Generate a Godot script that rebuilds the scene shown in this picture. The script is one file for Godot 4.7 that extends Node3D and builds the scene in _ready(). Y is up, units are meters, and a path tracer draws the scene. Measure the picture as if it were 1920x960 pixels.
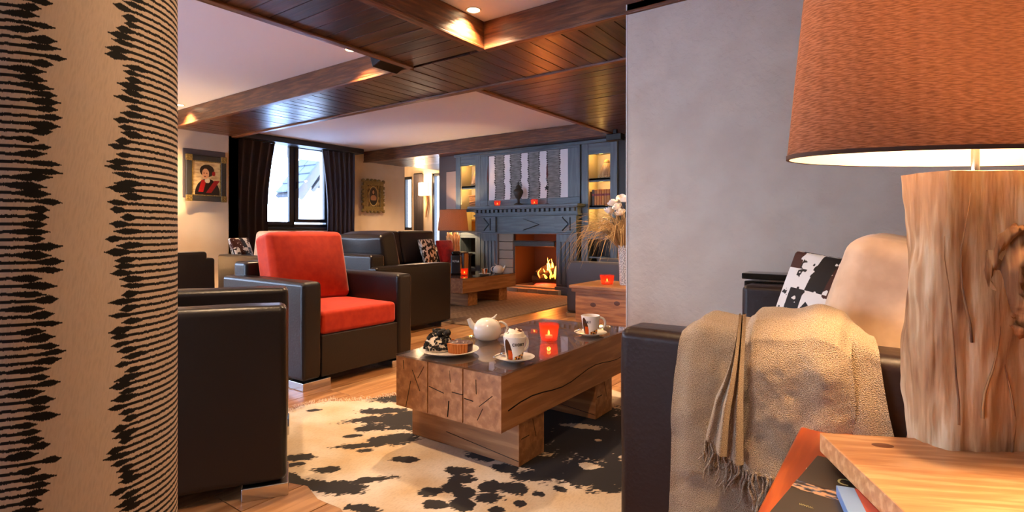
extends Node3D
# An alpine lounge: room axes are world axes. -Z runs along the window wall towards the fireplace, -X towards the window wall.

# ------------------------------------------------------------------ mesh builder
class MB:
	var v := PackedVector3Array()
	var n := PackedVector3Array()
	var uv := PackedVector2Array()
	var idx := PackedInt32Array()
	func vert(p: Vector3, nn: Vector3, t := Vector2.ZERO) -> int:
		v.append(p); n.append(nn); uv.append(t)
		return v.size() - 1
	func tri(a: int, b: int, c: int) -> void:      # counter-clockwise seen from outside
		idx.append(a); idx.append(c); idx.append(b)
	func quad(a: Vector3, b: Vector3, c: Vector3, d: Vector3) -> void:
		var nn := (b - a).cross(d - a).normalized()
		var i := vert(a, nn, Vector2(0, 1))
		vert(b, nn, Vector2(1, 1)); vert(c, nn, Vector2(1, 0)); vert(d, nn, Vector2(0, 0))
		tri(i, i + 1, i + 2); tri(i, i + 2, i + 3)
	static func steps(h: float, r: float, seg: int, mid: int) -> PackedFloat32Array:
		var a := PackedFloat32Array()
		if r <= 0.0:
			for k in mid + 2: a.append(lerpf(-h, h, float(k) / (mid + 1)))
			return a
		for k in range(seg, -1, -1): a.append(-(h - r) - r * tan(PI / 4 * k / seg))
		for k in mid: a.append(lerpf(-(h - r), h - r, float(k + 1) / (mid + 1)))
		for k in range(0, seg + 1): a.append(h - r + r * tan(PI / 4 * k / seg))
		return a
	# rounded box; puff swells each pair of faces (metres), rough is a noise of wrinkles
	func rbox(t: Transform3D, size: Vector3, r := 0.0, seg := 2, puff := Vector3.ZERO, mid := 0, noise: FastNoiseLite = null, amp := 0.0) -> void:
		var h := size / 2
		r = minf(r, minf(h.x, minf(h.y, h.z)) * 0.98)
		for ax in 3:
			var bx := (ax + 1) % 3
			var cx := (ax + 2) % 3
			var cb := steps(h[bx], r, seg, mid)
			var cc := steps(h[cx], r, seg, mid)
			for sg in [-1.0, 1.0]:
				var first := v.size()
				for i in cb.size():
					for j in cc.size():
						var p := Vector3.ZERO
						p[ax] = sg * h[ax]; p[bx] = cb[i]; p[cx] = cc[j]
						var nn := Vector3.ZERO
						nn[ax] = sg
						if r > 0.0:
							var inner := p.clamp(-(h - Vector3.ONE * r), h - Vector3.ONE * r)
							nn = (p - inner).normalized()
							p = inner + nn * r
						var b := clampf(p[bx] / h[bx], -1, 1)
						var c := clampf(p[cx] / h[cx], -1, 1)
						if puff != Vector3.ZERO:
							var a := clampf(p[ax] / h[ax], -1, 1)
							var q := p
							for k in 3:
								var k1 := (k + 1) % 3
								var k2 := (k + 2) % 3
								var e1 := clampf(p[k1] / h[k1], -1, 1)
								var e2 := clampf(p[k2] / h[k2], -1, 1)
								q[k] += clampf(p[k] / h[k], -1, 1) * puff[k] * (1 - e1 * e1) * (1 - e2 * e2)
							nn[bx] += sg * 0 + 2 * b / h[bx] * puff[ax] * (1 - c * c) * absf(a)
							nn[cx] += 2 * c / h[cx] * puff[ax] * (1 - b * b) * absf(a)
							nn = nn.normalized()
							p = q
						if noise:
							p += nn * amp * noise.get_noise_3dv(p * 100.0)
						vert(t * p, (t.basis * nn).normalized(), Vector2(b * 0.5 + 0.5, 0.5 - c * 0.5))
				var w := cc.size()
				for i in cb.size() - 1:
					for j in w - 1:
						var q0 := first + i * w + j
						if sg > 0:
							tri(q0, q0 + w, q0 + w + 1); tri(q0, q0 + w + 1, q0 + 1)
						else:
							tri(q0, q0 + w + 1, q0 + w); tri(q0, q0 + 1, q0 + w + 1)
	func box(c: Vector3, size: Vector3, r := 0.0, seg := 1) -> void:
		rbox(Transform3D(Basis.IDENTITY, c), size, r, seg)
	func span(a: Vector3, b: Vector3, r := 0.0, seg := 1) -> void:   # box between two opposite corners
		rbox(Transform3D(Basis.IDENTITY, (a + b) / 2), (b - a).abs(), r, seg)
	# surface through f(s, t), s and t in 0..1
	func grid(f: Callable, nu: int, nv: int, closed_u := false, flip := false, uvs := Vector2.ONE) -> void:
		var first := v.size()
		var pts := PackedVector3Array()
		for i in nu + 1:
			for j in nv + 1: pts.append(f.call(float(i) / nu, float(j) / nv))
		var w := nv + 1
		for i in nu + 1:
			for j in nv + 1:
				var i0 := maxi(i - 1, 0)
				var i1 := mini(i + 1, nu)
				if closed_u:
					i0 = (i - 1 + nu) % nu if i == 0 else i - 1
					i1 = 1 if i == nu else i + 1
				var du := pts[i1 * w + j] - pts[i0 * w + j]
				var dv := pts[i * w + mini(j + 1, nv)] - pts[i * w + maxi(j - 1, 0)]
				var nn := du.cross(dv).normalized()
				if nn == Vector3.ZERO: nn = Vector3.UP
				vert(pts[i * w + j], -nn if flip else nn, Vector2(float(i) / nu, float(j) / nv) * uvs)
		for i in nu:
			for j in nv:
				var q := first + i * w + j
				if flip:
					tri(q, q + w + 1, q + w); tri(q, q + 1, q + w + 1)
				else:
					tri(q, q + w, q + w + 1); tri(q, q + w + 1, q + 1)
	# turned profile (radius, height) around y, listed from the bottom up on the outside
	func lathe(t: Transform3D, prof: Array, seg := 24, sx := 1.0, sz := 1.0, smooth := true) -> void:
		var m := prof.size()
		for k in m - 1:
			var a: Vector2 = prof[k]
			var b: Vector2 = prof[k + 1]
			var first := v.size()
			for e in 2:
				var p: Vector2 = a if e == 0 else b
				var tan2 := (b - a)
				if smooth and m > 2:
					var q0: Vector2 = prof[maxi(k + e - 1, 0)]
					var q1: Vector2 = prof[mini(k + e + 1, m - 1)]
					var u0 := (p - q0).normalized()
					var u1 := (q1 - p).normalized()
					if u0.dot(u1) > 0.5 or u0 == Vector2.ZERO or u1 == Vector2.ZERO: tan2 = u0 + u1
				tan2 = tan2.normalized()
				for s in seg + 1:
					var an := TAU * s / seg
					var nn := Vector3(tan2.y * cos(an) / sx, -tan2.x, tan2.y * sin(an) / sz)
					vert(t * Vector3(p.x * cos(an) * sx, p.y, p.x * sin(an) * sz), (t.basis * nn).normalized(), Vector2(float(s) / seg, 1.0 - float(k + e) / (m - 1)))
			for s in seg:
				var q := first + s
				tri(q, q + seg + 1, q + seg + 2); tri(q, q + seg + 2, q + 1)
	func tube(pts: Array, r0: float, r1: float, seg := 6, caps := true) -> void:
		var first := v.size()
		var m := pts.size()
		var side := Vector3.ZERO
		for k in m:
			var d: Vector3 = (pts[mini(k + 1, m - 1)] - pts[maxi(k - 1, 0)]).normalized()
			if side == Vector3.ZERO: side = d.cross(Vector3.UP if absf(d.y) < 0.9 else Vector3.RIGHT).normalized()
			side = (side - d * side.dot(d)).normalized()
			var up := side.cross(d)
			var r := lerpf(r0, r1, float(k) / (m - 1))
			for s in seg + 1:
				var an := TAU * s / seg
				var nn := side * cos(an) + up * sin(an)
				vert(pts[k] + nn * r, nn, Vector2(float(s) / seg, float(k) / (m - 1)))
		for k in m - 1:
			for s in seg:
				var q := first + k * (seg + 1) + s
				tri(q, q + seg + 1, q + seg + 2); tri(q, q + seg + 2, q + 1)
		if caps:
			for e in [0, m - 1]:
				var d: Vector3 = (pts[1] - pts[0]).normalized() * -1.0 if e == 0 else (pts[m - 1] - pts[m - 2]).normalized()
				var c := vert(pts[e], d)
				var ring := first + int(e) * (seg + 1)
				for s in seg:
					var a := vert(v[ring + s], d)
					var b := vert(v[ring + s + 1], d)
					if e == 0: tri(c, a, b)
					else: tri(c, b, a)
	# flat polygon in local xy pushed out along +z
	func prism(t: Transform3D, poly: PackedVector2Array, depth: float) -> void:
		if Geometry2D.is_polygon_clockwise(poly): poly.reverse()
		var ids := Geometry2D.triangulate_polygon(poly)
		for e in 2:
			var z := depth if e == 1 else 0.0
			var nn := (t.basis * Vector3(0, 0, 1 if e == 1 else -1)).normalized()
			var first := v.size()
			for p in poly: vert(t * Vector3(p.x, p.y, z), nn, p)
			for k in range(0, ids.size(), 3):
				var a := poly[ids[k]]
				var b := poly[ids[k + 1]]
				var c := poly[ids[k + 2]]
				var ccw := (b - a).cross(c - a) > 0
				if ccw == (e == 1): tri(first + ids[k], first + ids[k + 1], first + ids[k + 2])
				else: tri(first + ids[k], first + ids[k + 2], first + ids[k + 1])
		for k in poly.size():
			var a := poly[k]
			var b := poly[(k + 1) % poly.size()]
			quad(t * Vector3(a.x, a.y, 0), t * Vector3(b.x, b.y, 0), t * Vector3(b.x, b.y, depth), t * Vector3(a.x, a.y, depth))
	func ball(c: Vector3, r: Vector3, seg := 12) -> void:
		var prof := []
		for k in seg / 2 + 1:
			var an := PI * k / (seg / 2) - PI / 2
			prof.append(Vector2(cos(an), sin(an)))
		lathe(Transform3D(Basis.from_scale(r), c), prof, seg)
	func add(m: Mesh, t: Transform3D) -> void:
		for s in m.get_surface_count():
			var a := m.surface_get_arrays(s)
			var base := v.size()
			var vs: PackedVector3Array = a[Mesh.ARRAY_VERTEX]
			var ns: PackedVector3Array = a[Mesh.ARRAY_NORMAL]
			for k in vs.size(): vert(t * vs[k], (t.basis * ns[k]).normalized())
			if a[Mesh.ARRAY_INDEX] != null:
				for k in a[Mesh.ARRAY_INDEX]: idx.append(base + k)
			else:
				for k in vs.size(): idx.append(base + k)
	func mesh() -> ArrayMesh:
		var a := []
		a.resize(Mesh.ARRAY_MAX)
		a[Mesh.ARRAY_VERTEX] = v; a[Mesh.ARRAY_NORMAL] = n; a[Mesh.ARRAY_TEX_UV] = uv; a[Mesh.ARRAY_INDEX] = idx
		var m := ArrayMesh.new()
		m.add_surface_from_arrays(Mesh.PRIMITIVE_TRIANGLES, a)
		return m

# ------------------------------------------------------------------ scene helpers
var used := {}
var M := {}
var rng := RandomNumberGenerator.new()

func numbered(called: String) -> String:
	if not used.has(called):
		used[called] = 0
		return called
	used[called] += 1
	return "%s_%03d" % [called, used[called]]

func tag(o: Node, label: String, category: String, group := "") -> void:
	o.set_meta("label", label)
	o.set_meta("category", category)
	if group: o.set_meta("group", group)

func thing(called: String, label: String, category: String, at := Vector3.ZERO, turn := 0.0, group := "") -> Node3D:
	var o := Node3D.new()
	o.name = numbered(called)
	add_child(o)
	o.position = at
	o.rotation.y = turn
	tag(o, label, category, group)
	return o

func struct(called: String, at := Vector3.ZERO) -> Node3D:
	var o := Node3D.new()
	o.name = called
	add_child(o)
	o.position = at
	o.set_meta("kind", "structure")
	return o

func part(parent: Node, called: String, b, m: Material, at := Vector3.ZERO, label := "") -> MeshInstance3D:
	var o := MeshInstance3D.new()
	o.name = called
	o.mesh = b.mesh() if b is MB else b
	o.material_override = m
	o.position = at
	if label: o.set_meta("label", label)
	parent.add_child(o, true)
	return o

func single(called: String, b: MB, m: Material, label: String, category: String, at := Vector3.ZERO, turn := 0.0, group := "") -> MeshInstance3D:
	var o := part(self, numbered(called), b, m, at)
	o.rotation.y = turn
	tag(o, label, category, group)
	return o

func bx(size: Vector3, r := 0.0, c := Vector3.ZERO, seg := 1) -> MB:
	var b := MB.new()
	b.box(c, size, r, seg)
	return b

func sp(a: Vector3, b: Vector3, r := 0.0, seg := 1) -> MB:
	var m := MB.new()
	m.span(a, b, r, seg)
	return m

func noise(freq: float, sd := 1, oct := 4) -> FastNoiseLite:
	var f := FastNoiseLite.new()
	f.seed = sd
	f.frequency = freq
	f.fractal_octaves = oct
	f.noise_type = FastNoiseLite.TYPE_SIMPLEX_SMOOTH
	return f

func ramp_tex(f: FastNoiseLite, cols: Array, size := 512) -> NoiseTexture2D:
	var t := NoiseTexture2D.new()
	t.width = size; t.height = size
	t.seamless = true
	t.noise = f
	var g := Gradient.new()
	var offs := PackedFloat32Array()
	var cs := PackedColorArray()
	for c in cols:
		offs.append(c[0]); cs.append(c[1])
	g.offsets = offs; g.colors = cs
	t.color_ramp = g
	return t

func grey_tex(f: FastNoiseLite, size := 256) -> NoiseTexture2D:
	var t := NoiseTexture2D.new()
	t.width = size; t.height = size
	t.seamless = true
	t.noise = f
	return t

func mat(called: String, c: Color, rough := 0.7, spec := 0.5) -> StandardMaterial3D:
	var m := StandardMaterial3D.new()
	m.resource_name = called
	m.albedo_color = c
	m.roughness = rough
	m.metallic_specular = spec
	M[called] = m
	return m

func tri(m: StandardMaterial3D, scale: Vector3, world := false) -> StandardMaterial3D:
	m.uv1_triplanar = true
	m.uv1_world_triplanar = world
	m.uv1_scale = scale
	m.uv1_triplanar_sharpness = 6.0
	return m

func relief(m: StandardMaterial3D, t: Texture2D, cm: float) -> StandardMaterial3D:
	m.heightmap_enabled = true
	m.heightmap_texture = t
	m.heightmap_scale = cm
	return m

# timber whose grain runs along local axis x, y or z
func wood(called: String, dark: Color, midc: Color, light: Color, axis: int, rough := 0.5, sd := 3, coarse := 5.0, bump := 0.12) -> StandardMaterial3D:
	var m := mat(called, Color.WHITE, rough)
	var key := "woodtex%s%s%d" % [dark, light, sd]
	if not M.has(key):
		var f := noise(0.012, sd, 5)
		f.domain_warp_enabled = true
		f.domain_warp_amplitude = 18.0
		f.domain_warp_frequency = 0.01
		M[key] = ramp_tex(f, [[0.0, dark], [0.25, dark.lerp(midc, 0.75)], [0.5, midc], [0.72, light], [1.0, light.lerp(midc, 0.3)]])
		M[key + "h"] = grey_tex(f)
	m.albedo_texture = M[key]
	relief(m, M[key + "h"], bump)
	var s := Vector3.ONE * coarse
	s[axis] = coarse * 0.09
	return tri(m, s)

func glow(called: String, c: Color, e: float) -> StandardMaterial3D:
	var m := mat(called, Color(0.9, 0.9, 0.9))
	m.emission_enabled = true
	m.emission = c
	m.emission_energy_multiplier = e
	return m

func omni(parent: Node, at: Vector3, c: Color, e: float, size := 0.04) -> void:
	var l := OmniLight3D.new()
	l.name = "light"
	l.light_color = c
	l.light_energy = e
	l.light_size = size
	l.omni_range = 30.0
	l.omni_attenuation = 2.0
	l.shadow_enabled = true
	parent.add_child(l, true)
	l.position = at

func spot(parent: Node, at: Vector3, c: Color, e: float, angle := 45.0, blend := 0.8, size := 0.04) -> void:
	var l := SpotLight3D.new()
	l.name = "light"
	l.light_color = c
	l.light_energy = e
	l.light_size = size
	l.spot_range = 30.0
	l.spot_attenuation = 2.0
	l.spot_angle = angle
	l.spot_angle_attenuation = blend
	l.shadow_enabled = true
	parent.add_child(l, true)
	l.position = at
	l.rotation.x = -PI / 2

const WARM := Color(1.0, 0.83, 0.64)
const SOF := 2.334      # underside of the boarded soffits
const CEI := 2.535      # white ceilings between them

func _ready() -> void:
	rng.seed = 7
	# ---- camera, sky, exposure
	var cam := Camera3D.new()
	cam.name = "camera"
	add_child(cam)
	cam.position = Vector3(0, 1, 0)
	cam.rotation.y = deg_to_rad(35.8)
	cam.near = 0.05
	cam.far = 200.0
	cam.projection = Camera3D.PROJECTION_FRUSTUM
	cam.size = 960.0 / 1011.0 * 0.05
	cam.frustum_offset = Vector2(0, -49.0 / 1011.0 * 0.05)
	cam.current = true
	var env := Environment.new()
	env.background_mode = Environment.BG_SKY
	var sky := Sky.new()
	var ps := ProceduralSkyMaterial.new()
	ps.sky_top_color = Color(0.60, 0.73, 0.95)
	ps.sky_horizon_color = Color(0.82, 0.9, 1.0)
	ps.sky_curve = 0.2
	ps.ground_bottom_color = Color(0.75, 0.8, 0.88)
	ps.ground_horizon_color = Color(0.82, 0.88, 0.96)
	sky.sky_material = ps
	env.sky = sky
	env.background_energy_multiplier = 15.5
	env.tonemap_mode = Environment.TONE_MAPPER_LINEAR
	env.tonemap_exposure = 1.42
	env.sdfgi_enabled = true
	env.ssao_enabled = true
	env.ssil_enabled = true
	var we := WorldEnvironment.new()
	we.name = "world"
	we.environment = env
	add_child(we)
	materials()
	shell()
	ceiling()
	outside()
	fireplace()
	annex()
	seating()
	near_table()
	far_table()
	near_right()
	pillar()
	left_wall_things()
	far_corner()
	small_mantel()

# ------------------------------------------------------------------ materials
func materials() -> void:
	var leather_noise := noise(0.09, 5, 3)
	leather_noise.noise_type = FastNoiseLite.TYPE_CELLULAR
	M.leather_h = grey_tex(leather_noise, 256)
	var le := mat("leather", Color(0.105, 0.082, 0.078), 0.34, 0.45)
	tri(le, Vector3.ONE * 3.0)
	relief(le, M.leather_h, 0.05)
	var lb := mat("leather_brown", Color(0.17, 0.115, 0.095), 0.36, 0.42)
	tri(lb, Vector3.ONE * 3.0)
	relief(lb, M.leather_h, 0.05)
	var lg := mat("leather_grey", Color(0.27, 0.26, 0.28), 0.5)
	tri(lg, Vector3.ONE * 3.0)
	relief(lg, M.leather_h, 0.05)
	var soft := noise(0.02, 9, 4)
	for a in [["velvet_red", Color(0.69, 0.155, 0.045), Color(0.75, 0.2, 0.06)], ["suede_cream", Color(0.80, 0.68, 0.57), Color(0.86, 0.75, 0.64)], ["felt_red", Color(0.5, 0.05, 0.03), Color(0.6, 0.08, 0.05)]]:
		var m := mat(a[0], Color.WHITE, 0.9, 0.3)
		m.albedo_texture = ramp_tex(soft, [[0.2, a[1]], [0.8, a[2]]], 256)
		m.rim_enabled = true
		m.rim = 0.5
		m.rim_tint = 0.35
		tri(m, Vector3.ONE * 2.5)
	var chrome := mat("chrome", Color(0.82, 0.82, 0.82), 0.18)
	chrome.metallic = 1.0
	var iron := mat("iron", Color(0.12, 0.11, 0.1), 0.5)
	iron.metallic = 0.6
	var gold := mat("gilt", Color.WHITE, 0.5)
	gold.albedo_texture = ramp_tex(noise(0.06, 21, 4), [[0.2, Color(0.16, 0.12, 0.05)], [0.5, Color(0.5, 0.4, 0.18)], [0.8, Color(0.76, 0.66, 0.38)]], 256)
	gold.metallic = 0.35
	tri(gold, Vector3.ONE * 6.0)
	var pew := mat("carved_black", Color.WHITE, 0.5)
	pew.albedo_texture = ramp_tex(noise(0.08, 22, 4), [[0.3, Color(0.05, 0.05, 0.05)], [0.6, Color(0.2, 0.19, 0.17)], [0.85, Color(0.42, 0.4, 0.34)]], 256)
	tri(pew, Vector3.ONE * 8.0)
	# walls
	var pl := mat("plaster_cream", Color.WHITE, 0.9, 0.3)
	pl.albedo_texture = ramp_tex(noise(0.008, 31, 3), [[0.2, Color(0.80, 0.72, 0.60)], [0.8, Color(0.83, 0.755, 0.64)]], 256)
	tri(pl, Vector3.ONE * 0.7, true)
	var pr := mat("plaster_grey", Color.WHITE, 0.9, 0.3)
	pr.albedo_texture = ramp_tex(noise(0.01, 32, 3), [[0.2, Color(0.765, 0.70, 0.64)], [0.8, Color(0.795, 0.735, 0.675)]], 256)
	var tr := noise(0.035, 33, 4)
	tr.domain_warp_enabled = true
	tr.domain_warp_amplitude = 25.0
	relief(pr, grey_tex(tr, 512), 0.22)
	tri(pr, Vector3.ONE * 1.3, true)
	var wh := mat("ceiling_white", Color(0.86, 0.85, 0.84), 0.9, 0.3)
	wh.uv1_triplanar = true
	# timber
	for ax in 3:
		var an: String = ["x", "y", "z"][ax]
		wood("board_" + an, Color(0.14, 0.075, 0.045), Color(0.26, 0.145, 0.085), Color(0.34, 0.2, 0.12), ax, 0.3, 3, 4.0)
		wood("boardb_" + an, Color(0.11, 0.06, 0.04), Color(0.2, 0.11, 0.065), Color(0.28, 0.16, 0.1), ax, 0.33, 4, 4.0)
		wood("beam_" + an, Color(0.2, 0.1, 0.05), Color(0.38, 0.22, 0.12), Color(0.48, 0.30, 0.17), ax, 0.38, 5, 5.0, 0.2)
		wood("oak_" + an, Color(0.47, 0.30, 0.165), Color(0.60, 0.395, 0.225), Color(0.68, 0.475, 0.29), ax, 0.5, 6, 3.2, 0.2)
		wood("blue_paint_" + an, Color(0.25, 0.295, 0.33), Color(0.31, 0.36, 0.395), Color(0.355, 0.405, 0.44), ax, 0.4, 8, 3.0, 0.08)
	for k in 4:
		var d := 0.03 * (k - 1.5)
		wood("floor_%d" % k, Color(0.45 + d, 0.29 + d, 0.16 + d * 0.8), Color(0.60 + d, 0.42 + d, 0.26 + d * 0.8), Color(0.68 + d, 0.5 + d, 0.33 + d * 0.8), 2, 0.36, 40 + k, 3.0, 0.06)
	wood("chest", Color(0.36, 0.21, 0.1), Color(0.52, 0.335, 0.185), Color(0.6, 0.41, 0.24), 0, 0.5, 11, 5.0)
	wood("cherry", Color(0.42, 0.16, 0.05), Color(0.58, 0.25, 0.085), Color(0.66, 0.32, 0.12), 2, 0.28, 12, 4.0, 0.05)
	wood("pine", Color(0.66, 0.41, 0.23), Color(0.80, 0.57, 0.37), Color(0.88, 0.68, 0.48), 0, 0.4, 13, 7.0, 0.05)
	wood("drift", Color(0.46, 0.28, 0.15), Color(0.77, 0.59, 0.40), Color(0.86, 0.73, 0.56), 1, 0.7, 14, 6.0, 0.6)
	wood("drift_dark", Color(0.2, 0.11, 0.06), Color(0.55, 0.36, 0.2), Color(0.74, 0.55, 0.35), 1, 0.8, 15, 7.0, 0.8)
	mat("crack", Color(0.07, 0.04, 0.02), 0.9)
	mat("cabinet_dark", Color(0.12, 0.08, 0.065), 0.5)
	mat("lacquer", Color(0.03, 0.028, 0.028), 0.12)
	mat("dark_frame", Color(0.10, 0.12, 0.15), 0.45)
	mat("porcelain", Color(0.88, 0.85, 0.8), 0.12)
	mat("stone", Color(0.55, 0.5, 0.44), 0.85)
	mat("soot", Color(0.2, 0.125, 0.09), 0.95)
	mat("snow", Color(0.93, 0.95, 0.97), 0.95)
	mat("niche", Color(0.70, 0.66, 0.57), 0.7)
	mat("black_plastic", Color(0.03, 0.03, 0.032), 0.4)
	mat("white_letter", Color(0.88, 0.87, 0.84), 0.5)
	mat("black_letter", Color(0.05, 0.04, 0.04), 0.5)
	mat("bulb_cap", Color(0.85, 0.84, 0.82), 0.4)
	glow("lamp_disc", Color(1.0, 0.86, 0.66), 9.0)
	glow("lamp_bulb", Color(1.0, 0.8, 0.55), 12.0)
	glow("flame_core", Color(1.0, 0.6, 0.16), 4.0)
	glow("flame_outer", Color(1.0, 0.36, 0.06), 2.6)
	glow("candle_flame", Color(1.0, 0.66, 0.2), 8.0)
	glow("ember_glow", Color(1.0, 0.22, 0.04), 1.6)
	var g := mat("pane", Color(0.9, 0.95, 1.0, 0.04), 0.02)
	g.transparency = BaseMaterial3D.TRANSPARENCY_ALPHA
	var tg := mat("table_glass", Color(0.07, 0.065, 0.065, 0.28), 0.02)
	tg.transparency = BaseMaterial3D.TRANSPARENCY_ALPHA
	var cg := mat("candle_glass", Color(0.88, 0.24, 0.07, 0.4), 0.3)
	cg.transparency = BaseMaterial3D.TRANSPARENCY_ALPHA
	cg.backlight_enabled = true
	cg.backlight = Color(1.0, 0.3, 0.1)
	var fl := noise(0.03, 51, 3)
	var cu := mat("curtain_cloth", Color(0.30, 0.27, 0.28), 0.85, 0.3)
	cu.rim_enabled = true
	cu.rim = 0.4
	# lamp shades
	for a in [["shade_linen", Color(0.47, 0.34, 0.28)], ["shade_cream", Color(0.85, 0.75, 0.6)]]:
		var m := mat(a[0], Color.WHITE, 0.9, 0.2)
		var fn := noise(0.03, 52, 4)
		var c: Color = a[1]
		m.albedo_texture = ramp_tex(fn, [[0.2, c.darkened(0.2)], [0.5, c], [0.8, c.lightened(0.1)]], 512)
		m.backlight_enabled = true
		m.backlight = Color(0.8, 0.74, 0.66)
		tri(m, Vector3(3.5, 26.0, 3.5))
	var sl := mat("shade_lining", Color(0.94, 0.9, 0.84), 0.9, 0.2)
	sl.backlight_enabled = true
	sl.backlight = Color(0.9, 0.85, 0.78)
	# wool
	var wn := noise(0.16, 53, 3)
	var wo := mat("wool", Color.WHITE, 0.95, 0.2)
	wo.albedo_texture = ramp_tex(wn, [[0.15, Color(0.46, 0.385, 0.30)], [0.5, Color(0.67, 0.59, 0.49)], [0.85, Color(0.79, 0.71, 0.60)]], 512)
	relief(wo, grey_tex(wn, 512), 0.3)
	wo.rim_enabled = true
	wo.rim = 0.7
	wo.rim_tint = 0.5
	tri(wo, Vector3.ONE * 4.2)
	var rg := mat("rug_weave", Color.WHITE, 0.95, 0.2)
	rg.albedo_texture = ramp_tex(noise(0.02, 54, 5), [[0.2, Color(0.36, 0.29, 0.24)], [0.5, Color(0.5, 0.42, 0.355)], [0.8, Color(0.6, 0.525, 0.46)]], 512)
	tri(rg, Vector3(1.2, 3, 12))
	M.cow = cow_pattern()
	M.patchwork = patchwork()
	M.porcelain_print = cup_print()

func picture(called: String, im: Image, rough := 0.7) -> StandardMaterial3D:
	var m := mat(called, Color.WHITE, rough, 0.4)
	m.albedo_texture = ImageTexture.create_from_image(im)
	return m

func patchwork() -> StandardMaterial3D:
	var im := Image.create(256, 256, false, Image.FORMAT_RGB8)
	var f := noise(0.02, 61, 3)
	var kinds := [0, 2, 1, 2, 1, 0, 2, 0, 2, 1, 0, 1, 0, 2, 1, 2, 0]
	for y in 256:
		for x in 256:
			var k: int = kinds[(int(x / 52) * 5 + int(y / 52) * 3) % kinds.size()]
			var s := f.get_noise_2d(x + 331.0 * int(x / 52), y + 517.0 * int(y / 52))
			var c := Color(0.9, 0.88, 0.85)
			var d := Color(0.09, 0.07, 0.065)
			if k == 2: d = Color(0.26, 0.12, 0.075)
			var cut: float = [0.24, -0.34, -0.3][k]
			if s > cut: c = d
			im.set_pixel(x, y, c)
	return picture("patchwork_hide", im, 0.6)

func cow_pattern() -> StandardMaterial3D:
	var im := Image.create(128, 128, false, Image.FORMAT_RGB8)
	var f := noise(0.035, 62, 2)
	for y in 128:
		for x in 128:
			im.set_pixel(x, y, Color(0.09, 0.06, 0.05) if f.get_noise_2d(x, y) > -0.02 else Color(0.87, 0.84, 0.78))
	return picture("cow_print", im, 0.7)

func cup_print() -> StandardMaterial3D:
	var w := 256
	var im := Image.create(w, 64, false, Image.FORMAT_RGB8)
	im.fill(Color(0.9, 0.87, 0.82))
	for y in 64:
		for x in w:
			var fx := fposmod(0.5 - (float(x) / w - 0.25) * 2.0, 1.0)
			var fy := float(y) / 64
			# a leaf of brown and orange, and harlequin lozenges beside it
			var e := Vector2((fx - 0.25 - 0.05 * fy) / 0.15, (fy - 0.52) / 0.48).length()
			if e < 1.0:
				im.set_pixel(x, y, Color(0.72, 0.26, 0.04) if fx > 0.24 + 0.12 * (0.6 - fy) and fy > 0.35 else Color(0.3, 0.17, 0.1))
			var dx := fposmod(fx * 16.0 + fy * 3.0, 2.0)
			if fx > 0.5 and fx < 0.95 and fy > 0.62 - 0.25 * (fx - 0.5) * 2.0:
				var k := int(fposmod(fx * 18.0 + fy * 7.0, 3.0)) + int(fposmod(fx * 18.0 - fy * 7.0, 2.0))
				im.set_pixel(x, y, [Color(0.9, 0.45, 0.05), Color(0.12, 0.1, 0.06), Color(0.9, 0.62, 0.1), Color(0.45, 0.16, 0.05)][k % 4] if dx < 1.7 else Color(0.9, 0.87, 0.82))
	return picture("cup_print", im, 0.15)

# ------------------------------------------------------------------ room shell
func wall(called: String, segs: Array, m: Material) -> Node3D:
	var o := struct(called)
	for s in segs: part(o, "panel", sp(s[0], s[1]), m)
	return o

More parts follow.
